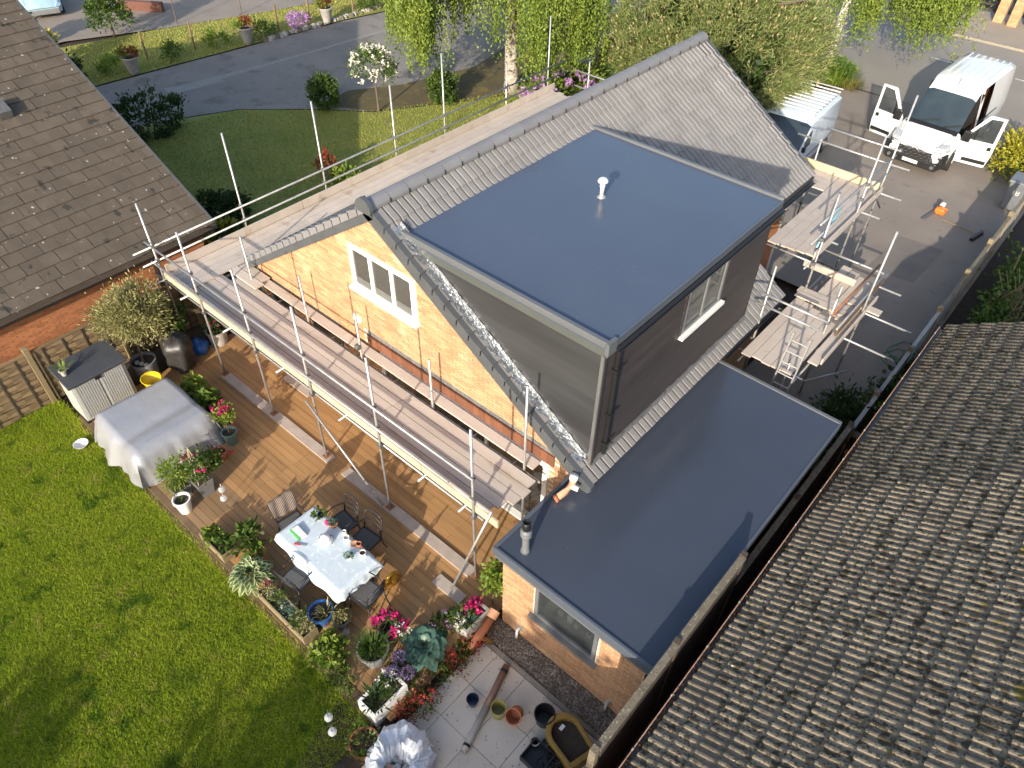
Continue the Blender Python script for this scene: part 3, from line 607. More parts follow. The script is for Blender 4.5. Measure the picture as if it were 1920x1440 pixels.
# ================================================================= neighbours
NL = thing('house', 'red brick bungalow with weathered brown tiled roof at the left edge', 'house', (-24, 0, 0))
cp, sp_ = math.cos(math.radians(25)), math.sin(math.radians(25))
xe, ze = -16.1, 2.35; nr = 28; xt, zt = xe-cp*.35*nr, ze+sp_*.35*nr
nlr = MB().add([(xe,-14,ze-.02),(xe,7.3,ze-.02),(xt,7.3,zt-.02),(xt,-14,zt-.02)], [(0,1,2,3)]).add([(xt,-14,zt-.02),(xt,7.3,zt-.02),(xt-8.2,7.3,ze),(xt-8.2,-14,ze)], [(0,1,2,3)]).build('roof', 'nb_tile_i', NL)
ft = tile_geo([(.003,-.003),(.006,0),(.37,0),(.377,-.003)], .38, .37, .02, .034)
tiling(nlr, 'roof_tile', ft, (xe, 7.3-.38*40, ze), (0,1,0), (-cp,0,sp_), 40, nr, .38, .35, lambda c: onscreen(c, 160) and c[1] < 7.25, 'nb_tile', 'nb_tile_i', 300, jit=.005, stag=.19)
for r_ in range(1, nr, 2):
    q = Vector((xe-cp*.35*r_, 7.3-.19, ze+sp_*.35*r_)); me_ = bpy.data.meshes.get('half_tile')
    if me_ is None: v_, f_ = tile_geo([(.003,-.003),(.006,0),(.18,0),(.187,-.003)], .19, .37, .02, .034); me_ = bpy.data.meshes.new('half_tile'); me_.from_pydata(v_, [], f_); me_.materials.append(MATS['nb_tile'])
    place('half_tile', me_, q, nlr).rotation_euler = Matrix(((0,-cp,sp_),(1,0,0),(0,sp_,cp))).to_euler()
b = MB(); b.ext([(xe+.02,ze-.12),(xe+.02,ze+.03),(xt,zt+.03),(xt,zt-.12)], 'y', 7.28, 7.33); b.build('verge_board', 'verge_grey', NL)
gutter(NL, (xe+.06,-14,ze-.05), (xe+.06,7.3,ze-.05), .06, 'fence_dark'); MB().box(xe-.35, xe+.0, -14, 7.2, ze-.2, ze-.12).build('soffit', 'fence_dark', NL)
MB().box(xe-.02, xe+.005, -14, 7.25, ze-.2, ze-.03).build('fascia', 'fence_dark', NL)
nw = MB().box(-16.7,-16.42,-14,7.0,0,2.2).build('wall', 'mortar_red', NL)
brickwork(nw, 'x', -16.42, 1, -1.2, 7.0, .9, 2.2, lambda y, z: True, 'brick_red', 'brick_red_i', 300)
MB().box(-31,-16.7,6.8,7.0,0,2.2).build('wall', 'brick_red_i', NL); MB().ext([(-31.5,2.2),(-16.7,2.2),(xt,zt-.15)], 'y', 6.85, 7.0).build('gable', 'brick_red_i', NL)
o = MB().box(-16.43,-16.37,5.6,5.68,0,2.1).build('downpipe', 'fence_dark', NL)
rv = MB().ext([(-20.9,4.68),(-20.5,4.43),(-20.42,4.62),(-20.85,4.82)], 'y', 4.9, 5.2).build('roof_vent', 'steel_dark', NL)
# bungalow on the right: mossy double roll tiles
NR = thing('house', 'bungalow with mossy double roll tiles filling the lower right corner', 'house', (4, 5, 0))
a32 = math.radians(32); cp, sp_ = math.cos(a32), math.sin(a32); xe, ze = -.93, 2.46; nr = 19; xt, zt = xe+cp*.33*nr, ze+sp_*.33*nr
nrr = MB().add([(xe,-9,ze-.02),(xt,-9,zt-.02),(xt,15.45,zt-.02),(xe,15.45,ze-.02)], [(0,1,2,3)]).add([(xt,-9,zt-.02),(xt+6,-9,ze),(xt+6,15.45,ze),(xt,15.45,zt-.02)], [(0,1,2,3)]).build('roof', 'mossy_tile_i', NR)
rp_ = [(0,0),(.03,0),(.045,.02),(.07,.026),(.1,.024),(.12,0),(.18,0),(.195,.02),(.22,.026),(.25,.024),(.27,0),(.3,0)]
rp_ = [(u*.833, h*.95) for u, h in rp_]; mt = tile_geo(rp_, .25, .36, .03, .045)
tiling(nrr, 'roof_tile', mt, (xe-.03, 15.5, ze), (0,-1,0), (cp,0,sp_), 98, nr, .25, .33, lambda c: onscreen(c, 120), 'mossy_tile', 'mossy_tile_i', 300, jit=.006)
MB().box(xe+.3, xe+.55, -9, 15.2, 0, 2.2).build('wall', 'brick_red_i', NR); MB().box(xe+.3, xt+5.6, 15.0, 15.2, 0, 2.2).build('wall', 'brick_red_i', NR)
MB().ext([(xe+.3,2.2),(xt+5.6,2.2),(xt,zt-.12)], 'y', 15.05, 15.2).build('gable', 'brick_red_i', NR)
MB().box(xe-.02, xe+.01, -9, 15.4, ze-.2, ze-.02).build('fascia', 'fence_dark', NR); gutter(NR, (xe-.085,-9,ze-.03), (xe-.085,15.4,ze-.03), .06, 'steel_dark')
o = MB().box(xe-.155, xe-.143, -9, 15.4, ze-.035, ze-.022).build('gutter_lip', 'terracotta_pale', NR)
for k in range(26):
    y = 15.1-k*.94; MB().box(xe-.16, xe-.138, y, y+.03, ze-.05, ze-.012).build('gutter_clip', 'stoneware', NR)
P = np.stack([rng.uniform(xe-.12, xe-.02, 2600), rng.uniform(0, 11, 2600), rng.uniform(ze-.06, ze-.02, 2600)], 1)
o = stuff(leaves('gutter_moss', P, rng.normal(size=P.shape)+(0,0,.5), .04, .03, MATS['dry_leaf'], NR, rng))
# ================================================================= fences
FL = thing('fence', 'woven timber panel fence between the rear lawn and the red brick bungalow', 'fence', (-16.0, 1.5, -.1))
for y0 in (-5.35,-3.45,-1.55,.35,2.3,4.25):
    y1 = y0+1.8
    MB().box(-16.04,-15.99,y0,y1,1.36,1.41).build('panel_cap', 'fence_wood', FL)
    for k in range(13):
        z0 = -.08+k*.11; ph = k % 2; vs = []; K = 8
        for i in range(K+1):
            y = y0+(y1-y0)*i/K; xo = -16.01+.017*math.cos(math.pi*(i/2+ph)); vs += [(xo-.005,y,z0),(xo+.005,y,z0),(xo+.009,y,z0+.105),(xo-.001,y,z0+.105)]
        fs = [(i*4+j, i*4+(j+1) % 4, (i+1)*4+(j+1) % 4, (i+1)*4+j) for i in range(K) for j in range(4)]+[(0,1,2,3),(K*4+3,K*4+2,K*4+1,K*4)]
        MB().add(vs, fs).build('slat', 'fence_wood', FL)
    for i in (1, 3, 5, 7): MB().box(-16.025,-15.985,y0+1.8*i/8-.018,y0+1.8*i/8+.018,-.08,1.36).build('batten', 'fence_dark', FL)
    MB().box(-16.03,-15.97,y0,y0+.05,-.1,1.36).build('panel_edge', 'fence_wood', FL)
    MB().box(-16.07,-15.95,y1+.01,y1+.13,-.12,1.55).build('post', 'fence_post', FL, bevel=.01)
# wooden frame and iron side gate by the bungalow corner
SG = thing('side_gate', 'dark iron side gate in a timber frame by the bungalow corner', 'gate', (-15.9, 6.15, 0))
MB().box(-16.06,-15.96,6.15,6.25,0,1.5).box(-15.4,-15.3,6.15,6.25,0,1.5).build('frame', 'fence_post', SG)
for k in range(6): MB().tube((-15.9+k*.085,6.2,.1),(-15.9+k*.085,6.2,1.35),.012,6).build('bar', 'iron_dark', SG)
MB().box(-15.95,-15.42,6.185,6.215,1.15,1.19).box(-15.95,-15.42,6.185,6.215,.15,.19).build('rail', 'iron_dark', SG)
# right hand fence
FR = thing('fence', 'dark close boarded fence with weathered caps beside the extension', 'fence', (-1.42, 7.6, -.1))
y = 3.6; i = 0
while y < 12.1:
    h = 2.53 if y < 7.3 else 1.7
    MB().box(-1.41,-1.385,y,y+.118,-.1,h+R.uniform(-.012,.012)).build('board', 'fence_dark', FR); y += .12
MB().box(-1.46,-1.355,3.5,7.3,2.55,2.585).build('cap_rail', 'fence_cap', FR); MB().box(-1.46,-1.355,7.36,12.1,1.71,1.745).build('cap_rail', 'fence_cap', FR)
for y in (3.45,5.4,7.33,9.7,12.1): MB().box(-1.47,-1.37,y-.05,y+.05,-.12,2.62 if y < 7.5 else 1.78).build('post', 'fence_cap' if y < 4 else 'fence_dark', FR)
for zz in (.3,1.0,1.55): MB().box(-1.47,-1.42,3.6,12.1,zz,zz+.08).build('arris_rail', 'fence_dark', FR)
FG = thing('fence', 'grey boarded fence with brown posts along the parking drive', 'fence', (-1.4, 18, 0))
yy = 12.2; ps = (12.2,13.6,15.5,17.45,19.5,21.4,23.3,25.2)
for a, b_ in zip(ps[:-1], ps[1:]):
    y = a+.06
    while y < b_-.16:
        MB().box(-1.4,-1.37+R.uniform(-.004,.004),y,y+.135,-.05,1.45).build('board', 'fence_grey', FG); y += .145
    MB().box(-1.43,-1.35,a+.05,b_-.05,1.45,1.49).build('cap_rail', 'fence_cap' if a > 17 else 'fence_grey', FG)
for y in ps: MB().box(-1.46,-1.34,y-.05,y+.05,-.1,1.62).build('post', 'fence_post' if y > 17 else 'fence_cap', FG, bevel=.012)
# ================================================================= scaffolding
def pole(par, p0, p1, name='tube', r=.0245, m='steel'): return MB().tube(p0, p1, r, 9).build(name, m, par, True)
def coupler(par, p):
    b = MB(); b.box(p[0]-.045,p[0]+.045,p[1]-.04,p[1]+.04,p[2]-.035,p[2]+.035); b.box(p[0]-.07,p[0]-.045,p[1]-.015,p[1]+.015,p[2]-.02,p[2]+.02)
    return b.build('coupler', 'steel_dark', par, bevel=.008)
def board(par, x0, x1, y0, y1, z, m='scaff_board', t=.038, name='board', dz=.006):
    return MB().box(x0, x1, y0, y1, z+R.uniform(-dz, dz)-t, z+R.uniform(-dz*0, dz*0)).build(name, m, par)
SC = thing('scaffold', 'galvanised tube scaffold with boards along the gable and left side', 'scaffold', (-12, 8, 0))
xs = (-13.69,-11.73,-9.82,-7.78,-5.37)
for x, zt_ in zip(xs, (4.05,4.07,4.17,4.18,4.18)):
    pole(SC, (x,5.36,.04), (x,5.36,zt_), 'standard'); MB().box(x-.075,x+.075,5.285,5.435,.06,.068).build('base_plate', 'rust', SC)
    for z_ in (3.03,2.5,1.95): coupler(SC, (x,5.36,z_))
pole(SC, (-15.42,5.41,0), (-15.42,5.41,4.0), 'standard')
for z_ in (2.91,2.53,1.95): coupler(SC, (-15.42,5.41,z_))
for x, zt_ in zip((-13.66,-11.58,-9.79,-7.69,-5.34), (3.34,3.29,3.29,3.31,4.18)):
    pole(SC, (x,6.66,.02), (x,6.66,zt_), 'standard'); coupler(SC, (x,6.66,1.95))
MB().tube((-9.84,6.6,2.42),(-9.74,6.6,2.42),.06,12).build('coupler', 'steel_dark', SC)
pole(SC, (-15.5,5.31,3.03), (-5.3,5.31,3.05), 'guard_rail'); pole(SC, (-15.5,5.31,2.5), (-5.9,5.31,2.5), 'guard_rail'); pole(SC, (-8.1,5.44,2.16), (-5.2,5.44,2.24), 'tube')
pole(SC, (-15.9,5.43,1.93), (-5.2,5.43,1.93), 'ledger'); pole(SC, (-14.6,6.71,1.93), (-5.0,6.71,1.93), 'ledger')
pole(SC, (-15.4,4.94,2.9), (-15.4,20.56,2.92), 'guard_rail'); pole(SC, (-15.4,5.05,2.52), (-15.4,20.6,2.54), 'guard_rail'); pole(SC, (-15.4,5.0,1.98), (-15.4,20.3,1.98), 'ledger')
for y, zt_ in ((7.78,4.76),(10.28,4.71),(12.81,4.36),(14.78,4.67),(17.55,3.64),(19.65,4.53)):
    pole(SC, (-15.45,y,0), (-15.45,y,zt_), 'standard')
    for z_ in (2.91,2.53,1.98): coupler(SC, (-15.45,y,z_))
    pole(SC, (-15.65,y+.08,2.04), (-14.1,y+.08,2.04), 'transom')
pole(SC, (-16.4,6.5,1.98), (-16.4,6.6,2.9)) if False else None
for x in (-14.4,-12.7,-10.8,-8.8,-6.6,-5.6): pole(SC, (x,5.22,2.02), (x,6.98,2.02), 'transom')
pole(SC, (-9.95,5.26,1.75), (-7.86,5.26,.12), 'brace'); pole(SC, (-4.98,5.4,2.42), (-5.5,4.85,.1), 'brace')
pole(SC, (-14.18,20.2,1.2), (-14.18,20.2,3.3), 'standard'); pole(SC, (-14.7,20.15,2.9), (-12.6,20.15,2.9), 'guard_rail'); pole(SC, (-14.7,20.15,2.4), (-12.6,20.15,2.4), 'guard_rail'); pole(SC, (-11.0,19.6,1.2), (-11.0,19.6,4.3), 'standard')
# gable platform boards (five wide), the inner board, toe boards
def run_x(y0, y1, x0, x1, z, cuts):
    e = [x0]+cuts+[x1]
    for a, b_ in zip(e[:-1], e[1:]): board(SC, a+.006, b_-.006, y0, y1, z, 'scaff_board_x')
for k in range(5):
    y = 5.47+k*.226; run_x(y, y+.21, -14.5 if k < 4 else -14.1, (-5.2,-5.1,-4.95,-4.92,-5.0)[k], 2.1, [-11.3+.02*k,-8.35+.03*k])
run_x(6.74, 6.955, -14.2, -5.2, 2.13, [-10.6,-7.9])
for a, b_, m_ in ((-15.3,-13.9,'toe_timber'),(-13.88,-10.1,'toe_timber'),(-10.08,-6.7,'toe_timber'),(-6.68,-4.85,'toe_timber')): MB().box(a, b_, 5.395, 5.433, 2.06, 2.24).build('toe_board', m_, SC)
for a, b_ in ((-15.2,-11.4),(-11.38,-7.5),(-7.48,-5.0)): MB().box(a, b_, 5.435, 5.462, 2.105, 2.3).build('toe_board', 'toe_grey', SC)
# left platform
for k in range(4):
    x = -15.32+k*.228; e = [5.5,8.9+.1*k,12.6,16.3,19.75+.1*(k % 2)]
    for a, b_ in zip(e[:-1], e[1:]): board(SC, x, x+.213, a+.006, b_-.006, 2.15)
for a, b_ in ((5.5,9.4),(9.42,13.1),(13.12,16.6),(16.62,19.9)): MB().box(-15.37,-15.333,a,b_,2.15,2.37).build('toe_board', 'scaff_board', SC)
for (a, b_, c, d_) in ((-14.3,-13.4,6.75,6.97),(-14.35,-13.3,6.5,6.73)): board(SC, a, b_, c, d_, 2.19, 'scaff_board_x')
# sole boards on the deck
for a, b_, c, d_ in ((-13.7,-9.65,5.235,5.465),(-9.2,-5.45,5.25,5.48),(-12.55,-11.6,6.2,6.42),(-5.9,-5.2,4.72,4.95)):
    o = MB().box(a, b_, c, d_, .022, .058).build('sole_board', 'sole_board', SC)
# right hand scaffold
S2 = thing('scaffold', 'galvanised tube scaffold with two board platforms over the parking drive', 'scaffold', (-3.8, 16, 0))
for p, zt_ in (((-4.05,17.6),5.0),((-4.1,19.25),5.4),((-4.0,15.35),4.5),((-2.65,15.45),4.1),((-3.0,14.2),3.2),((-4.12,13.1),3.75),((-5.95,19.3),3.7),((-3.05,12.55),2.1)):
    pole(S2, (p[0],p[1],0), (p[0],p[1],zt_), 'standard'); MB().box(p[0]-.075,p[0]+.075,p[1]-.075,p[1]+.075,.004,.012).build('base_plate', 'steel_dark', S2)
    coupler(S2, (p[0],p[1],1.8))
for p in ((-4.05,17.55,3.4),(-4.1,19.75,3.42),(-4.1,19.75,3.85),(-4.05,17.55,3.8),(-4.0,15.25,3.4),(-5.95,19.75,3.42),(-2.65,15.55,2.3),(-3,14.2,2.2),(-4.05,17.55,2.75),(-4.0,15.25,2.75)): coupler(S2, p)
for y0_, z_, x0, x1 in ((19.3,3.63,-6.6,-3.62),(19.3,4.02,-5.9,-3.98),(19.4,2.78,-5.5,-3.55),(18.15,2.78,-5.5,-3.58),(16.35,2.78,-5.4,-3.9),(13.04,3.05,-4.5,-2.75),(13.08,2.75,-4.35,-2.85),(14.55,1.75,-4.3,-1.5),(15.75,1.75,-4.2,-1.56),(16.95,1.78,-4.6,-2.25),(16.35,2.52,-4.3,-2.7),(15.3,2.74,-5.2,-3.8),(12.6,1.78,-4.2,-2.7)):
    pole(S2, (x0,y0_,z_), (x1,y0_,z_), 'transom')
for x_, z_, y0_, y1_ in ((-4.1,3.4,14.9,19.6),(-4.1,3.8,15.1,19.5),(-4.1,2.7,15.0,19.5),(-2.72,2.35,13.9,16.8),(-2.85,1.7,12.2,16.9),(-4.05,1.7,12.3,17)): pole(S2, (x_,y0_,z_), (x_,y1_,z_), 'ledger')
pole(S2, (-2.75,13.1,3.2), (-2.75,15.7,3.08), 'guard_rail', .026, MATS['rust']); pole(S2, (-4.15,15.6,2.95), (-4.2,16.7,3.6), 'brace', .03, mat('strap_blue', (.25,.5,.58), None, 4, .5)); pole(S2, (-3.0,14.1,.5), (-2.4,15.4,.3), 'brace'); pole(S2, (-4.05,19.8,2.2), (-4.05,17.6,3.9), 'brace')
for k in range(5):
    x = -5.16+k*.222; board(S2, x, x+.215, 15.2+.03*k, 19.2, 2.9)
for k in range(4):
    y = 18.3+k*.225; board(S2, -6.6+.05*k, -5.18, y, y+.217, 2.905+.0, 'scaff_board_x')
MB().box(-6.55,-4.15,19.22,19.26,2.9,3.12).build('toe_board', 'toe_timber', S2); MB().box(-4.06,-4.025,15.25,19.2,2.88,3.05).build('toe_board', 'scaff_board', S2)
for k in range(5):
    x = -4.05+k*.226; board(S2, x, x+.215, 12.38+.02*k+(.0 if k != 1 else .05), 15.1-.1*k, 1.9)
for k in range(4):
    x = -3.75+k*.24; board(S2, x, x+.215, 15.15-.1*k, 17.0-.1*k, 1.93)
board(S2, -4.1,-2.9, 15.0,15.22, 1.97, 'scaff_board_x'); board(S2, -4.15,-2.95,15.24,15.46,1.95,'scaff_board_x'); board(S2, -3.1,-2.3,15.55,15.77,1.98,'scaff_board_x')
board(S2, -2.86,-2.64,13.1,16.3,1.9); MB().box(-4.5,-3.2,16.28,16.32,1.94,2.12).build('toe_board', 'scaff_board', S2); MB().box(-2.77,-2.735,14.2,16.8,1.95,2.15).build('toe_board', 'sleeper', S2)
MB().box(-2.62,-2.585,13.2,16.2,1.88,2.02).build('toe_board', 'scaff_board', S2)
# ladder
LD = thing('ladder', 'aluminium ladder standing at the end of the lower scaffold boards', 'ladder', (-3.0,11.95,0))
a0, a1, b0, b1 = (-3.2,11.9,0), (-3.12,12.3,3.05), (-2.84,11.9,0), (-2.76,12.3,3.05)
MB().beam(a0, a1, .03, .065, (0,1,0)).build('stile', 'steel', LD); MB().beam(b0, b1, .03, .065, (0,1,0)).build('stile', 'steel', LD)
for k in range(11):
    t = .06+k*.088; MB().tube(tuple(a0[i]+(a1[i]-a0[i])*t for i in range(3)), tuple(b0[i]+(b1[i]-b0[i])*t for i in range(3)), .016, 8).build('rung', 'steel', LD)
# ================================================================= deck and patio
RG = np.random.default_rng(11)
DK = MB().box(-14.95,-4.55,2.47,7.0,-.14,-.035).build('deck', 'deck_under'); struct(DK)
y = 2.47; row = 0
while y < 6.98:
    cuts = [-14.93, -10.2+.0*row, (-7.3 if row % 2 else -6.4), -4.57]
    for a, b_ in zip(cuts[:-1], cuts[1:]):
        old = y < 3.35 and b_ < -9
        if y > 5.0 or b_ < -4.6 or True:
            MB().box(a+.003, b_-.003, y+.003, y+.139, -.03, .02+R.uniform(-.002,.002)).build('plank', 'deck_old' if old else 'deck_wood', DK)
    y += .142; row += 1
for k, (a, b_) in enumerate(((-15.0,-12.6),(-12.59,-10.2),(-10.19,-7.8),(-7.79,-5.3),(-5.29,-4.75))):
    MB().box(a, b_, 2.33, 2.462, -.14, .0).build('edge_sleeper', 'sleeper', DK)
    MB().box(a+.2, b_+.2 if b_ < -5 else b_, 2.24, 2.325, -.15, -.06).build('edge_sleeper', 'sleeper', DK)
PT = MB().box(-4.42,-1.5,-1.2,4.62,-.2,-.125).build('patio', 'patio_joint'); struct(PT)
for i in range(5):
    for j in range(8):
        x0, y0 = -4.06-.64+i*.64, 4.53-.705*(j+1)
        a0, a1 = max(x0+.004, -4.42), min(x0+.636, -1.5)
        if a1-a0 > .05: MB().box(a0, a1, y0+.004, y0+.701, -.125, -.1+R.uniform(-.002,.002)).build('tile', 'patio_tile_mat', PT)
for i in range(6): MB().box(-4.42+i*.49+.004, -4.42+(i+1)*.49-.004, 4.535, 4.62, -.12, -.085).build('edging', 'kerbstone', PT)
GV = sheet('gravel_bed', [(-4.55,4.62),(-1.5,4.62),(-1.5,5.1),(-4.55,5.1)], -.13, 'gravel_mat')
n = 2600; P = np.stack([RG.uniform(-4.5,-1.55,n), RG.uniform(4.64,5.08,n), np.full(n,-.125)], 1); r_ = RG.uniform(.008,.022,n)[:,None]
oc = np.array([(1,0,0),(0,1,0),(-1,0,0),(0,-1,0),(0,0,1)]); V = (P[:,None,:]+oc[None]*r_[:,None]*RG.uniform(.6,1.3,(n,5,1))).reshape(-1,3)
F = np.concatenate([np.array([(0,1,4),(1,2,4),(2,3,4),(3,0,4)])+5*i for i in range(n)])
o = stuff(raw('gravel_stones', V, F, MATS['stone_chip'])); tag(o, 'loose brown gravel along the foot of the extension wall', 'gravel')
bed = sheet('planting_bed', [(-5.6,2.3),(-4.42,-1.2),(-4.42,4.62),(-4.6,4.9),(-5.1,4.2)], -.1, 'soil')
# ---------------------------------------------------------------- plant and pot helpers
def pot(parent, c, r, h, m, rim=.012, r0=.72, soil=True, n=22, wall=.018, fill=.88, name='pot', sx=1, sy=1):
    o = MB().lathe([(r*r0,0),(r*.98,h*.86),(r+rim,h*.87),(r+rim,h),(r-wall,h),(r-wall*1.3,h*fill-.02)], c, n, sx=sx, sy=sy).build(name, m, parent, True); autosmooth(o, 35)
    if soil: MB().lathe([(0,h*fill-.015),(r-wall,h*fill-.015)], c, n, cap0=False, sx=sx, sy=sy).build('soil', 'soil', parent)
    return o
def bush(parent, name, c, r, n, size, m, clumps=40, rc=None, shell=.4, low=-.5, w=.55):
    rc = rc or min(r)*.35
    P, D = blob_pts(RG, c, r, clumps, n, rc, shell, low); P[:, 2] = np.maximum(P[:, 2], .03)
    return leaves(name, P, D+(0,0,.25), size*RG.uniform(.6,1.3,n), size*w*RG.uniform(.7,1.2,n), MATS[m], parent, RG)
def flowers(parent, c, r, n, size, m, name='flower', per=7, top=True):
    P, D = blob_pts(RG, c, r, n, n, .02, .8, .0 if top else -.6); Q = np.repeat(P, per, 0)+RG.normal(size=(n*per,3))*size*.35
    return stuff(leaves(name, Q, RG.normal(size=Q.shape)+(0,0,.4), size*.8, size*.7, MATS[m], parent, RG))
def blade_plant(parent, name, c, n, L, W, m, tilt=.6, spread=.05, up=.8):
    a = RG.uniform(0, 6.283, n); t = RG.uniform(.1, tilt, n); D = np.stack([np.cos(a)*np.sin(t), np.sin(a)*np.sin(t), np.cos(t)*up], 1); D = unit(D)
    P = np.array(c)+np.stack([np.cos(a), np.sin(a), np.zeros(n)], 1)*spread*RG.random((n,1)); Ls = L*RG.uniform(.6,1.15,n)[:,None]; S = unit(np.cross(D, (0,0,1)))*W/2
    M1 = P+D*Ls*.55; T = P+D*Ls+np.array((0,0,-.25))*Ls*t[:,None]
    V = np.stack([P-S*.5, P+S*.5, M1+S, T, M1-S], 1).reshape(-1,3); F = np.concatenate([np.array([(0,1,2,4)])+5*i for i in range(n)]); F2 = np.array([[5*i+4,5*i+2,5*i+3] for i in range(n)])
    m_ = MB(); m_.v = V.tolist(); m_.f = [tuple(q) for q in F]+[tuple(q) for q in F2]; return m_.build(name, m, parent)
def broad_leaves(parent, c, n, L, W, m_in, m_edge=None, tmin=.25, tmax=1.35, z0=.05, name='leaf', spread=.75):
    """big cupped leaves, each a mesh of its own, arranged in a rosette"""
    for i in range(n):
        f_ = (i+.5)/n; a = i*2.39996+R.uniform(-.2,.2); t = tmin+(tmax-tmin)*f_+R.uniform(-.12,.12); l = L*R.uniform(.8,1.12); w = W*R.uniform(.85,1.1); st = L*.35+L*spread*f_
        rx = np.array((math.cos(a), math.sin(a), 0)); base = np.array(c)+rx*st*math.sin(t)*.8+np.array((0,0,z0+st*math.cos(t)*.9)); dr = rx*math.sin(t+.25)+np.array((0,0,math.cos(t+.25))); sd_ = np.array((-math.sin(a), math.cos(a), 0)); nn = np.cross(dr, sd_)
        def row(u, hw, droop): return [base+dr*l*u+sd_*w*hw*k-nn*abs(k)*-.12*w*hw*2-np.array((0,0,1))*droop*l for k in (-1,-.62,0,.62,1)]
        rows = [row(.02,.08,0), row(.25,.42,.0), row(.5,.5,.03), row(.75,.36,.1), row(1.0,.03,.24)]
        vs = [p for r in rows for p in r]; inn = MB(); ed = MB()
        fi = [(r*5+k, r*5+k+1, (r+1)*5+k+1, (r+1)*5+k) for r in range(4) for k in ((1,2) if m_edge else (0,1,2,3))]
        inn.add(vs, fi); o = inn.build(name, m_in, parent, True)
        if m_edge: ed.add(vs, [(r*5+k, r*5+k+1, (r+1)*5+k+1, (r+1)*5+k) for r in range(4) for k in (0,3)]).build('leaf_margin', m_edge, o, True)
def stem(parent, p0, p1, r=.008, m='bark', name='stem'): return MB().tube(p0, p1, r, 6, r*.6).build(name, m, parent)
# ---------------------------------------------------------------- back left of the deck
SH = thing('storage_shed', 'pale grey plastic storage shed with dark lid by the woven fence', 'storage shed', (-15.0,3.0,0))
MB().box(-15.35,-14.63,2.4,3.62,.02,1.12).build('body', 'shed_grey', SH, bevel=.012)
for a, b_ in ((2.44,2.995),(3.005,3.56)):
    d = MB().box(-14.63,-14.605,a,b_,.06,1.12).build('door', 'shed_grey', SH)
    k = 0
    while a+.05+k*.052 < b_-.03: MB().box(-14.606,-14.594,a+.03+k*.052,a+.062+k*.052,.12,1.06).build('rib', 'shed_grey', d); k += 1
    MB().box(-14.6,-14.57,2.985 if a > 2.9 else 2.93,3.06 if a > 2.9 else 2.98,1.0,1.09).build('handle', 'black_plastic', d)
MB().hexa([(-15.42,2.34,1.2),(-14.54,2.34,1.1),(-14.54,3.68,1.1),(-15.42,3.68,1.2)], [(-15.42,2.34,1.27),(-14.54,2.34,1.17),(-14.54,3.68,1.17),(-15.42,3.68,1.27)]).build('lid', 'shed_lid', SH, bevel=.015)
MB().box(-15.36,-14.6,2.38,3.64,-.0,.05).build('base', 'black_plastic', SH)
t = thing('potted_plant', 'small white pot of strappy leaves on the storage shed lid', 'potted plant', (-14.95,2.5,1.23)); pot(t, (-14.95,2.5,1.225), .075, .15, 'stoneware'); blade_plant(t, 'leaves', (-14.95,2.5,1.34), 26, .34, .02, 'leaf_lime', 1.0)
t = thing('olive_tree', 'round headed olive tree in a grey pot beside the storage shed', 'tree', (-15.05,4.12,0)); pot(t, (-15.05,4.12,.02), .29, .5, 'grey_pot', r0=.85)
MB().sweep([(-15.05,4.12,.4),(-15.07,4.15,.8),(-15.1,4.22,1.3),(-15.14,4.3,1.8)], [.03,.026,.022,.01], 8).build('trunk', 'bark', t)
for k in range(9):
    a = k*.7; MB().sweep([(-15.1,4.24,1.35),(-15.12+.3*math.cos(a),4.3+.3*math.sin(a),1.6),(-15.14+.6*math.cos(a),4.35+.6*math.sin(a),1.75+.1*math.sin(k))], [.012,.008,.004], 5).build('branch', 'bark', t)
bush(t, 'crown', (-15.15,4.36,1.78), (.76,.76,.62), 11500, .095, 'leaf_olive', 120, .2, .25, -1, .3)
for k in range(3): MB().lathe([(.001,.06),(.05,.05),(.06,0)], (-15.0+.12*k-.1,4.0+.05*k,.46), 8).build('pebble', 'stoneware', t)
t = thing('garden_trug', 'yellow plastic tub between the shed and the covered furniture', 'tub', (-14.4,3.95,0))
MB().lathe([(.17,.0),(.25,.32),(.27,.33),(.25,.34),(.16,.04)], (-14.4,3.95,.12), 20, sx=1, sy=.85).build('tub', 'yellow_plastic', t, True); MB().box(-14.6,-14.2,3.9,3.94,.02,.13).box(-14.6,-14.2,4.0,4.04,.02,.13).build('feet', 'upvc_white', t)
t = thing('covered_barbecue', 'barbecue under a crumpled black cover by the olive tree', 'barbecue', (-14.72,4.8,0))
vs = []; fs = []; K = 26; prof = ((.0,.98),(.2,.95),(.33,.86),(.36,.7),(.31,.5),(.34,.3),(.3,.12))
for j, (r_, z_) in enumerate(prof):
    for k in range(K):
        a = 2*math.pi*k/K; rr = r_*(1+.09*math.sin(5*a+j*.6)+.05*math.sin(11*a+j)); vs.append((-14.72+rr*1.12*math.cos(a), 4.85+rr*.95*math.sin(a), z_+.03*math.sin(3*a+j)))
fs = [(j*K+k, (j+1)*K+k, (j+1)*K+(k+1) % K, j*K+(k+1) % K) for j in range(len(prof)-1) for k in range(K)]
MB().add(vs, fs).build('cover', 'bbq_black', t, True)
for x, y_ in ((-14.95,4.65),(-14.5,4.65),(-14.95,5.05),(-14.5,5.05)): MB().tube((x,y_,.02),(x,y_,.4),.02,8).build('leg', 'steel_dark', t)
t = MB(); K = 18; vs = []
for j, (r_, z_) in enumerate(((.2,.02),(.26,.12),(.24,.24),(.13,.33),(.05,.36),(.08,.42))):
    for k in range(K):
        a = 2*math.pi*k/K; rr = r_*(1+.12*math.sin(4*a+j*1.3)+.07*math.sin(9*a-j)); vs.append((-14.93+rr*math.cos(a), 5.42+rr*math.sin(a), z_))
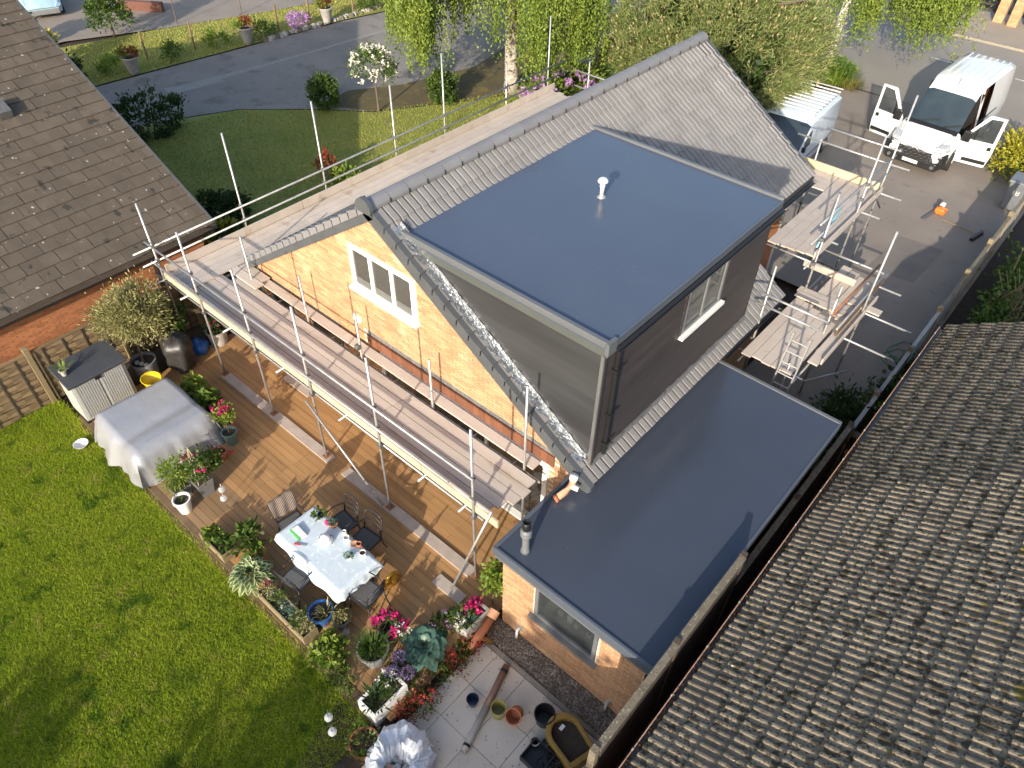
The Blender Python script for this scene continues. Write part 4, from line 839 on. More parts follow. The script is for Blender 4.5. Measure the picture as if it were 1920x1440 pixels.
t.add(vs, [(j*K+k, j*K+(k+1) % K, (j+1)*K+(k+1) % K, (j+1)*K+k) for j in range(5) for k in range(K)]+[tuple(range(5*K,6*K))]); tag(t.build('refuse_bag', 'blue_bag', None, True), 'tied blue plastic bag on the deck by the black covered barbecue', 'bag')
t = thing('potted_plant', 'tall pale grey pot of dark foliage under the scaffold corner', 'potted plant', (-14.85,5.95,0)); pot(t, (-14.85,5.95,.02), .25, .42, 'stoneware', r0=.8); bush(t, 'foliage', (-14.85,5.95,.55), (.24,.24,.2), 500, .07, 'leaf_dark'); flowers(t, (-14.85,5.95,.6), (.2,.2,.15), 10, .05, 'petal_pink')
t = thing('wall_shrub', 'scruffy green shrub behind the scaffold by the fence', 'shrub', (-15.6,5.1,0)); bush(t, 'foliage', (-15.62,5.25,.75), (.28,.45,.6), 1500, .08, 'leaf_mid'); stem(t, (-15.62,5.25,0), (-15.62,5.25,.7), .015)
# ---- furniture under a silver cover
CV = thing('covered_furniture', 'garden furniture under a draped silver grey cover on the deck', 'furniture cover', (-13.0,3.25,0))
NX, NY = 30, 30; vs = []; fs = []
def cov(u, v):   # u,v in [-1.35,1.35]
    uu, vv = max(-1, min(1, u)), max(-1, min(1, v)); x = -13.0+uu*.8; y_ = 3.28+vv*.8; z_ = .8-.03*(1-uu*uu)+.02*math.sin(3*uu+2*vv); z_ += -.05*math.exp(-((uu-.35)*5)**2)
    eu, ev = abs(u)-1, abs(v)-1; e = max(eu, ev, 0)
    if e > 0:
        t_ = e/.5; ang = math.atan2(v, u); fold = .05*math.sin(7*ang+.7)+.05*math.sin(11.3*ang+2)*math.sin(3*ang)+.025*math.sin(23*ang+1); z_ = z_*(1-t_)+.03*t_; outw = .06+.24*t_**.8+fold*t_
        dx, dy = (math.copysign(1, u) if eu > 0 else 0), (math.copysign(1, v) if ev > 0 else 0); l_ = math.hypot(dx, dy); x += dx/l_*outw*(1.3 if dx > 0 else .5); y_ += dy/l_*outw*(.7 if dy > 0 else 1)
    return (x, y_, max(z_, .025))
for i in range(NX+1):
    for j in range(NY+1): vs.append(cov(-1.5+3*i/NX, -1.5+3*j/NY))
fs = [(i*(NY+1)+j, (i+1)*(NY+1)+j, (i+1)*(NY+1)+j+1, i*(NY+1)+j+1) for i in range(NX) for j in range(NY)]
MB().add(vs, fs).build('cover', 'cover_silver', CV, True)
t = thing('herb_trough', 'terracotta trough of leafy strawberry plants beside the silver cover', 'planter', (-13.2,4.48,0))
MB().hexa([(-13.85,4.38,.02),(-12.6,4.38,.02),(-12.6,4.6,.02),(-13.85,4.6,.02)], [(-13.9,4.34,.3),(-12.55,4.34,.3),(-12.55,4.64,.3),(-13.9,4.64,.3)]).build('trough', 'terracotta', t)
bush(t, 'foliage', (-13.55,4.48,.38), (.3,.17,.14), 160, .16, 'leaf_lime', 20, .1, .3, -.3, .8); bush(t, 'foliage', (-12.85,4.48,.4), (.34,.18,.16), 200, .17, 'leaf_mid', 20, .1, .3, -.3, .8)
t = thing('potted_plant', 'square terracotta pot in the gap by the silver cover', 'potted plant', (-12.05,4.4,0)); pot(t, (-12.05,4.4,.02), .17, .3, 'terracotta', n=4); bush(t, 'foliage', (-12.05,4.4,.36), (.13,.13,.1), 80, .08, 'leaf_mid')
t = thing('potted_plant', 'small standard with bright pink flowers in a green pot', 'potted plant', (-11.72,4.24,0)); pot(t, (-11.72,4.24,.02), .165, .34, 'green_pot', r0=.75); stem(t, (-11.72,4.24,.28), (-11.78,4.27,.72), .01)
bush(t, 'foliage', (-11.8,4.28,.78), (.2,.2,.16), 320, .08, 'leaf_lime', 20, .1, w=.7); flowers(t, (-11.83,4.3,.86), (.22,.22,.16), 9, .075, 'petal_pink', per=14)
t = thing('potted_plant', 'small brown pot holding a red handled trowel and twigs', 'potted plant', (-11.5,3.82,0)); pot(t, (-11.5,3.82,.02), .15, .2, 'terracotta'); stem(t, (-11.5,3.82,.15), (-11.6,3.7,.55), .008); MB().tube((-11.45,3.8,.2),(-11.2,3.9,.36),.012,6).build('trowel_handle', 'petal_red', t); MB().beam((-11.2,3.9,.36),(-11.08,3.95,.42),.07,.02).build('trowel_blade', 'petal_red', t); bush(t, 'foliage', (-11.6,3.75,.2), (.16,.16,.08), 60, .06, 'leaf_red')
def sq_planter(c, w, h, label, m='grey_pot', name='planter'):
    t = thing(name, label, 'planter', (c[0],c[1],0)); a = w*.36; b_ = w*.5
    MB().hexa([(c[0]-a,c[1]-a,.02),(c[0]+a,c[1]-a,.02),(c[0]+a,c[1]+a,.02),(c[0]-a,c[1]+a,.02)], [(c[0]-b_,c[1]-b_,h),(c[0]+b_,c[1]-b_,h),(c[0]+b_,c[1]+b_,h),(c[0]-b_,c[1]+b_,h)]).build('tub', m, t)
    MB().box(c[0]-b_+.02,c[0]+b_-.02,c[1]-b_+.02,c[1]+b_-.02,h+.002,h+.006).build('soil', 'soil', t); return t
t = sq_planter((-11.22,2.72), .36, .34, 'square grey planter of feathery green foliage at the cover edge'); bush(t, 'foliage', (-11.3,2.78,.62), (.3,.28,.34), 1300, .1, 'leaf_lime', 50, .12, .3, -1, .25)
t = sq_planter((-10.93,3.08), .34, .44, 'square grey planter with cane wigwam and fuchsia'); bush(t, 'foliage', (-11.0,3.12,.75), (.26,.26,.4), 700, .08, 'leaf_mid', 40, .12); bush(t, 'foliage', (-11.05,3.4,.6), (.22,.22,.24), 420, .1, 'leaf_mid', 30, .1)
for dx, dy in ((-.12,-.12),(.12,-.12),(.12,.12),(-.12,.12)): stem(t, (-10.93+dx,3.08+dy,.44), (-11.0,3.1,1.35), .008, 'toe_timber', 'cane')
flowers(t, (-10.98,3.08,.75), (.28,.28,.36), 9, .07, 'petal_pink', per=10); flowers(t, (-10.98,3.08,.7), (.28,.28,.36), 6, .06, 'petal_white', per=8)
t = thing('potted_plant', 'white bucket shaped pot with sparse seedling at the deck edge', 'potted plant', (-10.82,2.55,0)); pot(t, (-10.82,2.55,.02), .17, .38, 'white_paint', r0=.68); blade_plant(t, 'seedling', (-10.82,2.55,.33), 14, .12, .02, 'leaf_dark', .8, .06)
def globe_light(x, y, zb, zg, label, n=2):
    t = thing('globe_light', label, 'garden light', (x,y,zb))
    for i in range(n):
        gx, gy = x+(.0 if i == 0 else .22), y-(.0 if i == 0 else .1); MB().tube((gx,gy,zb),(gx,gy,zg+(.0)),.008,6).build('stake', 'chrome', t)
        b = MB(); b.lathe([(.012,-.07),(.05,-.055),(.068,-.02),(.07,.005),(.062,.035),(.04,.06),(.018,.07)], (gx,gy,zg), 16).build('globe', mat('clear_globe', (.8,.84,.86), None, 3, .06, spec=.8, alpha=.45), t, True); MB().lathe([(.022,.0),(.022,.03)], (gx,gy,zg-.015), 10, cap1=True).build('solar_cell', 'navy_glaze', t)
        MB().sweep([(gx,gy,zg+.07),(gx-.03,gy+.02,zg+.13),(gx-.05,gy+.05,zg+.12)], [.007,.006,.004], 6).build('hook', 'chrome', t)
globe_light(-10.4,3.22,.02,.42, 'pair of clear glass globe lights on stakes on the deck'); globe_light(-5.17,1.77,-.12,.5, 'pair of clear glass globe lights on stakes in the lawn corner')
o = MB().lathe([(.07,.0),(.1,.02),(.155,.09),(.16,.1),(.145,.09),(.09,.03),(0,.025)], (-14.15,1.98,-.08), 22).build('bowl', 'white_paint', None, True); tag(o, 'white bowl lying on the sunny lawn near the fence', 'bowl')
# ---------------------------------------------------------------- dining table and chairs
TB = thing('garden_table', 'rectangular iron garden table under a pale blue cloth', 'table', (-7.55,3.66,0))
for x in (-8.35,-6.75):
    for y_ in (3.32,4.0): MB().tube((x,y_,.02),(x,y_,.7),.022,8).build('leg', 'iron_dark', TB)
MB().box(-8.42,-6.66,3.25,4.07,.69,.725).build('tabletop', 'iron_dark', TB)
mat('tablecloth', (.48,.57,.64), (.54,.62,.68), 9, .55, .1, 30, spots=((11,.58,(.64,.7,.74),.05),(14,.66,(.4,.49,.57),.05)))
vs = []; NX, NY = 40, 26
for i in range(NX+1):
    for j in range(NY+1):
        u, v = -1.3+2.6*i/NX, -1.6+3.2*j/NY; uu, vv = max(-1, min(1, u)), max(-1, min(1, v)); x = -7.54+uu*.93; y_ = 3.66+vv*.445; z_ = .738
        eu, ev = max(abs(u)-1, 0)*.93, max(abs(v)-1, 0)*.445; e = math.hypot(eu, ev)
        if e > 0:
            lim = .22+.08*math.sin(2.1*u+1)*(1 if v < 0 else .3); ef = min(e, lim); a = math.atan2(v, u); fo = .02*math.sin(17*a); z_ -= ef*.93; k = .35*ef+fo*ef*4; dx, dy = math.copysign(eu, u)/e, math.copysign(ev, v)/e; x += dx*k; y_ += dy*k
        vs.append((x, y_, z_))
fs = [(i*(NY+1)+j, (i+1)*(NY+1)+j, (i+1)*(NY+1)+j+1, i*(NY+1)+j+1) for i in range(NX) for j in range(NY)]
o = MB().add(vs, fs).build('tablecloth', 'tablecloth', None, True); tag(o, 'pale blue speckled cloth draped over the garden table', 'tablecloth')
def make_chair(label):
    t = thing('garden_chair', label, 'chair', (0,0,0), 'iron chairs round the garden table')   # faces +Y, origin at the floor
    MB().box(-.22,.22,-.2,.22,.43,.45).build('seat', 'seat_mesh', t, bevel=.01); MB().box(-.235,.235,.215,.235,.42,.455).box(-.235,.235,-.235,-.2,.42,.455).box(-.24,-.22,-.2,.22,.42,.455).box(.22,.24,-.2,.22,.42,.455).build('seat_frame', 'iron_dark', t)
    for sx in (-1, 1):
        MB().sweep([(sx*.22,.21,.43),(sx*.225,.22,.2),(sx*.23,.25,.02)], [.015,.014,.012], 8).build('leg', 'iron_dark', t, True)
        MB().sweep([(sx*.21,-.22,.43),(sx*.215,-.25,.2),(sx*.22,-.32,.02)], [.015,.014,.012], 8).build('leg', 'iron_dark', t, True)
        MB().sweep([(sx*.215,-.21,.43),(sx*.22,-.25,.65),(sx*.215,-.3,.86),(sx*.19,-.32,.92)], [.015,.015,.014,.013], 8).build('back_post', 'iron_dark', t, True)
        MB().sweep([(sx*.22,-.26,.66),(sx*.27,-.05,.67),(sx*.26,.14,.66),(sx*.235,.2,.45)], [.012,.013,.013,.011], 8).build('armrest', 'iron_dark', t, True)
    MB().sweep([(-.19,-.32,.92),(-.1,-.345,.945),(0,-.35,.95),(.1,-.345,.945),(.19,-.32,.92)], .014, 8).build('top_rail', 'iron_dark', t, True)
    for z_, d_ in ((.8,-.3),(.68,-.275),(.56,-.25)): MB().sweep([(-.215,d_+.01,z_),(0,d_-.035,z_+.02),(.215,d_+.01,z_)], .011, 6).build('back_slat', 'iron_dark', t, True)
    return t
ch = make_chair('dark iron garden chair on the house side of the table, nearer the striped blanket')
ch.location = (-7.93,4.3,.02); ch.rotation_euler = (0,0,math.pi-.08)
copy_tree(ch, (-7.3,4.34,.02), math.pi+.1, 'dark iron garden chair on the house side of the table, nearer the extension')
copy_tree(ch, (-7.6,3.02,.02), .15, 'dark iron garden chair tucked under the lawn side of the tablecloth')
copy_tree(ch, (-6.42,3.62,.02), math.pi/2+.12, 'dark iron garden chair with a bare seat at the table end nearest the extension')
copy_tree(ch, (-8.62,3.66,.02), -math.pi/2-.1, 'dark iron garden chair carrying a striped blanket at the table end')
bl = thing('blanket', 'brown and black striped blanket hung over a garden chair back', 'blanket', (-8.9,3.66,.9))
M_ = Matrix.Rotation(-math.pi/2-.1, 3, 'Z')
for k in range(34):
    a = -.25+k*.5/34; b_ = a+.5/34; vs = []
    for xx in (a, b_):
        for j, (yy, zz) in enumerate(((-.16,.62),(-.2,.8),(-.28,.95),(-.34,.975),(-.385,.93),(-.4,.72),(-.39,.5))):
            p = M_@Vector((xx, yy+.012*math.sin(xx*30+j), 0)); vs.append((p.x-8.62, p.y+3.66, zz+.02+.012*math.sin(xx*22+j*1.3)))
    MB().add(vs, [(j, j+1, 7+j+1, 7+j) for j in range(6)]).build('stripe', 'blanket' if k % 2 else 'stripe_dark', bl, True)
# things on the table
TZ = .742
t = thing('teapot', 'teapot under a white spotted cosy in the middle of the table', 'teapot', (-7.64,3.74,TZ)); MB().lathe([(.12,0),(.135,.04),(.12,.1),(.07,.16),(.02,.185),(0,.19)], (-7.64,3.74,TZ), 18).build('cosy', 'white_cloth', t, True)
for k in range(30):
    a, z_ = R.uniform(0,6.28), R.uniform(.02,.15); r_ = .136-.5*max(0, z_-.06); MB().lathe([(.0,.006),(.012,0)], (-7.64+r_*math.cos(a), 3.74+r_*math.sin(a), TZ+z_), 5).build('spot', 'black_plastic', t)
def mug(x, y_, m, label, r=.042, h=.09, liquid='coffee'):
    t = thing('mug', label, 'mug', (x,y_,TZ)); MB().lathe([(r*.85,0),(r,h*.2),(r,h),(r-.006,h),(r-.008,h*.75)], (x,y_,TZ), 16).build('cup', m, t, True); MB().lathe([(0,h*.76),(r-.006,h*.76)], (x,y_,TZ), 16, cap0=False).build('drink', liquid, t); MB().sweep([(x+r,y_,TZ+h*.8),(x+r+.03,y_,TZ+h*.65),(x+r+.03,y_,TZ+h*.35),(x+r,y_,TZ+h*.2)], .006, 6).build('handle', m, t)
mug(-6.9,4.0,'white_paint','white cup of black coffee near the table end',.062,.1); MB().lathe([(.0,.004),(.1,.012),(.1,.016),(0,.01)], (-6.9,4.0,TZ), 18, cap0=False)
mug(-7.1,4.08,'terracotta','orange mug on the house side of the table',.05,.1); mug(-7.38,4.02,'white_paint','white mug of milky tea beside the orange mug',.055,.09,'stoneware'); mug(-7.52,4.08,'white_paint','small white mug behind the milky tea',.04,.08,'stoneware')
t = thing('potted_plant', 'little succulent in a terracotta pot on the table edge', 'potted plant', (-7.8,4.05,TZ)); pot(t, (-7.8,4.05,TZ), .075, .1, 'terracotta'); bush(t, 'leaves', (-7.8,4.05,TZ+.12), (.08,.08,.05), 180, .04, 'leaf_hosta')
t = thing('potted_plant', 'little grey green succulent in a white dish on the table', 'potted plant', (-7.05,3.8,TZ)); pot(t, (-7.05,3.8,TZ), .05, .05, 'white_paint'); bush(t, 'leaves', (-7.05,3.8,TZ+.07), (.08,.07,.04), 130, .04, 'leaf_hosta')
t = thing('potted_plant', 'leafy seedlings in a dark pot at the table corner', 'potted plant', (-8.15,4.03,TZ)); pot(t, (-8.15,4.03,TZ), .06, .08, 'navy_glaze'); bush(t, 'leaves', (-8.17,4.0,TZ+.12), (.14,.12,.07), 200, .06, 'leaf_mid')
o = MB().lathe([(.035,0),(.045,.06),(.03,.11),(.012,.13)], (-7.93,4.0,TZ), 12).build('watering_bottle', 'petal_pink', None, True); tag(o, 'pink red bottle beside the succulent pot on the table', 'bottle')
t = thing('seed_packet', 'green and white plastic packet lying on the table by the blanket', 'packet', (-8.15,3.52,TZ)); MB().hexa([(-8.32,3.46,TZ),(-8.02,3.44,TZ),(-8.0,3.6,TZ),(-8.3,3.62,TZ)], [(-8.31,3.47,TZ+.05),(-8.03,3.45,TZ+.03),(-8.01,3.58,TZ+.05),(-8.29,3.6,TZ+.06)]).build('body', 'white_cloth', t, bevel=.012); MB().hexa([(-8.33,3.43,TZ),(-8.02,3.41,TZ),(-8.02,3.455,TZ),(-8.32,3.47,TZ)], [(-8.33,3.43,TZ+.03),(-8.02,3.41,TZ+.025),(-8.02,3.455,TZ+.04),(-8.32,3.47,TZ+.045)]).build('label_band', mat('packet_green', (.1,.4,.1), None, 4, .4), t)
t = thing('secateurs', 'red handled secateurs lying on the tablecloth', 'secateurs', (-7.98,3.35,TZ)); MB().tube((-8.04,3.3,TZ+.012),(-7.94,3.36,TZ+.012),.011,6).build('handle', 'petal_red', t); MB().tube((-8.04,3.34,TZ+.012),(-7.93,3.38,TZ+.012),.011,6).build('handle', 'petal_red', t); MB().beam((-7.94,3.37,TZ+.012),(-7.84,3.44,TZ+.012),.025,.008).build('blade', 'steel', t)
o = MB().lathe([(.0,.004),(.075,.01),(.08,.02),(.07,.015),(0,.009)], (-7.2,4.05,TZ), 18, cap0=False).build('biscuit_plate', 'terracotta_pale', None, True); tag(o, 'small plate of biscuits beside the orange mug', 'plate')
t = MB(); vs = []; K = 14
for j, (r_, z_) in enumerate(((.1,.02),(.17,.12),(.16,.3),(.12,.48),(.05,.6))):
    for k in range(K):
        a = 2*math.pi*k/K; rr = r_*(1+.12*math.sin(5*a+j)); vs.append((-6.42+.18*z_+rr*.45*math.cos(a), 4.22-.15*z_+rr*1.2*math.sin(a), z_))
t.add(vs, [(j*K+k, j*K+(k+1) % K, (j+1)*K+(k+1) % K, (j+1)*K+k) for j in range(4) for k in range(K)]+[tuple(range(4*K,5*K))]); tag(t.build('gold_bag', mat('gold_foil', (.55,.32,.04), (.35,.2,.03), 9, .25, .5, 14, metal=.6), None, True), 'crinkled gold bag standing on the deck behind the end chair', 'bag')
# ================================================================= planters along the deck edge
def box_planter(x0, x1, y0, y1, h, label, m='fence_post'):
    t = thing('planter_box', label, 'planter', ((x0+x1)/2,(y0+y1)/2,0))
    for a in ((x0,x1,y0,y0+.022),(x0,x1,y1-.022,y1),(x0,x0+.022,y0+.022,y1-.022),(x1-.022,x1,y0+.022,y1-.022)): MB().box(*a, .02, h).build('side_board', m, t)
    MB().box(x0+.022,x1-.022,y0+.022,y1-.022,h-.06,h-.04).build('soil', 'soil', t); return t
t = box_planter(-9.95,-9.15,2.36,2.68,.26, 'short timber planter box of salad leaves on the deck edge'); bush(t, 'salad', (-9.72,2.52,.3), (.2,.13,.08), 170, .1, 'leaf_lime', 18, .07, .2, -.2, .8); bush(t, 'salad', (-9.35,2.54,.3), (.18,.14,.08), 150, .1, 'leaf_mid', 18, .07, .2, -.2, .8)
t = thing('leafy_plant', 'dark green leafy clump behind the salad box', 'plant', (-9.05,2.85,0)); pot(t, (-9.0,2.9,.02), .15, .24, 'terracotta'); bush(t, 'foliage', (-9.0,2.9,.36), (.27,.25,.2), 300, .14, 'leaf_mid', 30, .1, .3, -.5, .7)
t = thing('hosta', 'large cream edged hosta spilling over the deck edge onto the lawn', 'plant', (-8.42,2.5,0)); pot(t, (-8.42,2.5,.02), .2, .26, 'terracotta'); broad_leaves(t, (-8.42,2.5,.2), 86, .25, .14, 'leaf_var', 'leaf_cream', .1, 1.5, .02)
t = box_planter(-8.05,-6.66,2.36,2.66,.26, 'long timber planter box of lavender and herbs on the deck edge')
for x, m_ in ((-7.85,'leaf_olive'),(-7.55,'leaf_mid'),(-7.25,'leaf_hosta'),(-6.95,'leaf_mid'),(-6.8,'leaf_olive')): bush(t, 'herbs', (x,2.52,.36), (.16,.14,.12), 220, .06, m_, 20, .08, .2, -.2, .4)['kind'] = 'stuff'
flowers(t, (-7.3,2.52,.36), (.6,.14,.1), 12, .035, 'petal_white'); flowers(t, (-7.98,2.5,.36), (.06,.06,.05), 3, .07, 'petal_pink', per=12)
o = MB().prism([(-6.62,2.4),(-6.35,2.45),(-6.3,2.62),(-6.55,2.68)], -.02, .1).build('stone_block', 'fence_cap', None, bevel=.02); tag(o, 'pale stone block at the end of the long planter box', 'stone')
t = thing('potted_plant', 'glazed bright blue pot of grey green shoots', 'potted plant', (-6.82,2.88,0)); pot(t, (-6.82,2.88,.02), .22, .32, 'blue_glaze', r0=.7); blade_plant(t, 'shoots', (-6.76,2.93,.26), 40, .24, .03, 'leaf_olive', .7, .12); flowers(t, (-6.86,2.82,.3), (.1,.1,.04), 4, .04, 'petal_lilac')
t = thing('potted_plant', 'grey pot with a mossy olive green cushion beside the blue pot', 'potted plant', (-6.48,3.05,0)); pot(t, (-6.48,3.05,.02), .14, .22, 'grey_pot'); bush(t, 'cushion', (-6.48,3.05,.28), (.15,.15,.1), 500, .05, 'leaf_olive', 30, .06, .2)
t = thing('glass_jar', 'clear glass jar standing by the brown pot', 'jar', (-6.28,2.98,0)); MB().lathe([(.06,0),(.065,.14),(.05,.17),(.05,.19)], (-6.28,2.98,.02), 14).build('jar', 'clear_globe', t, True)
t = thing('leafy_plant', 'bright lime green bushy plant at the deck corner', 'plant', (-6.15,2.52,0)); bush(t, 'foliage', (-6.15,2.52,.2), (.32,.26,.2), 520, .11, 'leaf_lime', 40, .1, .3, -.4, .75); stem(t, (-6.15,2.52,-.05), (-6.15,2.52,.2), .012)
t = thing('leafy_plant', 'low mixed greenery on the bed edge below the grey pot', 'plant', (-5.75,2.45,0)); bush(t, 'foliage', (-5.75,2.42,.1), (.4,.2,.12), 420, .07, 'leaf_mid', 40, .1); stem(t, (-5.75,2.42,-.05), (-5.75,2.42,.1), .01)
t = thing('potted_plant', 'large grey bucket pot of fine grassy foliage', 'potted plant', (-5.57,3.02,0)); pot(t, (-5.57,3.02,.0), .27, .42, 'grey_pot', r0=.7); blade_plant(t, 'grass', (-5.57,3.02,.34), 240, .42, .012, 'leaf_mid', .9, .16); bush(t, 'foliage', (-5.57,3.02,.42), (.2,.2,.1), 300, .05, 'leaf_dark')
t = thing('potted_plant', 'magenta geraniums in a dark pot by the blue hosta', 'potted plant', (-5.68,3.5,0)); pot(t, (-5.68,3.5,.0), .17, .28, 'grey_pot'); bush(t, 'foliage', (-5.68,3.5,.36), (.26,.26,.14), 300, .08, 'leaf_mid', w=.8); flowers(t, (-5.68,3.5,.4), (.3,.28,.16), 18, .085, 'petal_pink', per=14); flowers(t, (-5.5,3.55,.38), (.2,.2,.12), 8, .06, 'petal_white', per=8)
t = thing('hosta', 'blue green hosta with big rounded leaves by the patio', 'plant', (-5.03,3.7,0)); pot(t, (-5.03,3.7,-.05), .2, .25, 'grey_pot'); broad_leaves(t, (-5.03,3.7,.12), 48, .2, .21, 'leaf_hosta', None, .35, 1.5, .04, spread=1.5)
t = thing('allium_clump', 'purple grey allium heads in front of the blue hosta', 'plant', (-4.98,3.1,0))
for x, y_, z_ in ((-5.1,3.2,.45),(-4.8,3.12,.42),(-4.98,2.95,.44)):
    stem(t, (x,y_,-.08), (x,y_,z_), .007, 'leaf_mid'); P, D = blob_pts(RG, (x,y_,z_), (.1,.1,.1), 60, 420, .012, .9); leaves('flower_head', P, D, .035, .02, MATS['petal_purple'], t, RG)
bush(t, 'foliage', (-5.0,3.1,.05), (.25,.25,.1), 240, .12, 'leaf_mid', w=.3)
def trough(x0, x1, y0, y1, h, label, m):
    t = thing('stone_trough', label, 'planter', ((x0+x1)/2,(y0+y1)/2,0)); w = .045; z0 = -.09
    MB().box(x0,x1,y0,y0+w,z0,h).box(x0,x1,y1-w,y1,z0,h).box(x0,x0+w,y0+w,y1-w,z0,h).box(x1-w,x1,y0+w,y1-w,z0,h).box(x0+w,x1-w,y0+w,y1-w,z0,z0+.04).build('trough', m, t); MB().box(x0+w,x1-w,y0+w,y1-w,h-.1,h-.06).build('soil', 'soil', t); return t
t = trough(-5.12,-4.7,2.28,3.0,.3, 'white painted trough of dark strappy foliage at the bed end', 'white_paint'); blade_plant(t, 'strappy_leaves', (-4.92,2.5,.25), 60, .3, .03, 'leaf_dark', 1.0, .18); bush(t, 'foliage', (-4.92,2.8,.34), (.18,.2,.14), 320, .06, 'leaf_mid'); flowers(t, (-5.0,2.84,.4), (.18,.15,.1), 12, .05, 'petal_white', per=9)
t = trough(-5.0,-4.6,4.32,4.93,.3, 'weathered stone trough of pink flowers at the deck corner', 'stoneware'); bush(t, 'foliage', (-4.85,4.5,.34), (.2,.28,.13), 420, .07, 'leaf_mid'); flowers(t, (-4.8,4.72,.4), (.17,.17,.1), 10, .08, 'petal_pink', per=14); flowers(t, (-4.95,4.4,.36), (.2,.25,.1), 14, .045, 'petal_white', per=8); blade_plant(t, 'strappy_leaves', (-4.75,4.5,.28), 26, .26, .025, 'leaf_hosta', 1.0, .06)
t = thing('leafy_plant', 'pale pink flowered filler between hosta and stone trough', 'plant', (-5.05,4.2,0)); bush(t, 'foliage', (-5.08,4.15,.18), (.22,.26,.2), 340, .08, 'leaf_dark'); flowers(t, (-5.08,4.2,.24), (.2,.25,.16), 10, .05, 'petal_lilac', per=8); stem(t, (-5.08,4.15,-.05), (-5.08,4.15,.15), .01)
t = thing('trailing_plant', 'red tinged heather trailing along the patio edge', 'plant', (-4.5,3.7,-.1))
for y_, m_ in ((4.35,'leaf_red'),(4.1,'leaf_mid'),(3.85,'leaf_red'),(3.6,'leaf_mid'),(3.3,'dry_leaf'),(3.0,'leaf_mid'),(2.75,'leaf_red')): bush(t, 'foliage', (-4.5+R.uniform(-.08,.06),y_,.0), (.22,.22,.14), 260, .06, m_, 20, .1, .2, -.3)
flowers(t, (-4.5,4.2,.05), (.22,.4,.12), 16, .06, 'petal_red', per=9); flowers(t, (-4.42,3.1,.05), (.2,.3,.12), 14, .06, 'petal_red', per=9)
for k in range(12):
    a = R.uniform(0,6.28); x, y_ = -4.55+R.uniform(-.1,.1), R.uniform(2.0,3.4); MB().sweep([(x,y_,-.05),(x+.18*math.cos(a),y_+.18*math.sin(a),.2),(x+.4*math.cos(a),y_+.4*math.sin(a),.1)], [.006,.005,.003], 5).build('stem', 'dry_leaf', t)
t = thing('leafy_plant', 'straggly plant in a broken terracotta pot by the rubble bag', 'plant', (-4.65,1.95,-.1)); pot(t, (-4.6,1.95,-.12), .24, .25, 'terracotta', r0=.8); bush(t, 'foliage', (-4.65,1.95,.15), (.28,.28,.14), 300, .06, 'leaf_mid'); bush(t, 'dry_growth', (-4.6,1.9,.08), (.25,.25,.1), 260, .05, 'dry_leaf')
t = thing('climber', 'lime green climber in the corner between deck and extension', 'plant', (-4.72,5.2,0)); stem(t, (-4.75,5.15,0), (-4.72,5.2,1.0), .012); bush(t, 'foliage', (-4.72,5.2,.95), (.2,.22,.5), 620, .09, 'leaf_lime', 40, .1, .2, -1, .7); stem(t, (-4.9,4.75,.2), (-4.65,5.1,.9), .006, 'leaf_lime')
# ---------------------------------------------------------------- patio
t = thing('plastic_pipe', 'long grey and rust brown pipe lying across the patio', 'pipe', (-3.57,3.7,-.1)); MB().tube((-3.36,2.94,-.04),(-3.57,3.72,-.04),.058,14).build('grey_length', 'stoneware', t, True); MB().tube((-3.57,3.72,-.04),(-3.79,4.47,-.04),.06,14).build('brown_length', mat('brown_pipe', (.22,.125,.085), (.17,.1,.07), 6, .5), t, True); MB().tube((-3.385,3.02,-.04),(-3.395,3.06,-.04),.064,14).build('seal', 'black_plastic', t); MB().tube((-3.75,4.34,-.04),(-3.765,4.39,-.04),.068,14).build('seal', 'black_plastic', t)
t = thing('clay_drain_pipe', 'terracotta drain pipe leaning on the stone trough', 'pipe', (-4.53,4.6,-.1)); MB().tube((-4.45,4.25,.0),(-4.5,4.86,.25),.08,16).build('pipe', 'terracotta', t, True); MB().tube((-4.5,4.84,.24),(-4.52,4.98,.3),.1,16,caps=False).build('socket', 'terracotta_pale', t, True); MB().tube((-4.515,4.95,.29),(-4.517,4.96,.294),.085,16).build('bore', 'soil', t); MB().tube((-4.42,4.5,.08),(-4.28,4.62,-.06),.045,12).build('branch', 'ochre_plastic', t, True)
def open_pot(x, y_, r, h, m, label, r0=.8, tilt=None, name='plant_pot'):
    t = thing(name, label, 'pot', (x,y_,-.1)); o = MB().lathe([(r*r0,0),(r,h*.9),(r+.008,h*.92),(r+.008,h),(r-.012,h),(r*r0-.01,.02),(0,.02)], (x,y_,-.1), 20).build('pot', m, t, True); autosmooth(o, 40)
    if tilt: t.rotation_euler = tilt
    return t
open_pot(-3.8,3.62,.1,.17,'navy_glaze','small navy glazed pot on the patio'); open_pot(-3.36,3.78,.13,.24,'olive_glaze','olive glazed pot beside the long pipe', .85)
t = open_pot(-3.12,3.98,.135,.24,'terracotta','terracotta pot tipped towards the lawn on the patio', .8, (.75,.25,0)); t.location.z = .0
open_pot(-2.72,4.2,.17,.28,'black_plastic','large black plastic pot on the patio', .8); open_pot(-2.6,3.82,.075,.1,'stoneware','tiny white pot of dried moss near the black tray'); open_pot(-2.46,3.92,.065,.12,'grey_pot','tiny dark grey pot near the black tray')
t = thing('arch_planter', 'ochre arch shaped planter of dark soil by the fence', 'planter', (-2.2,4.2,-.1))
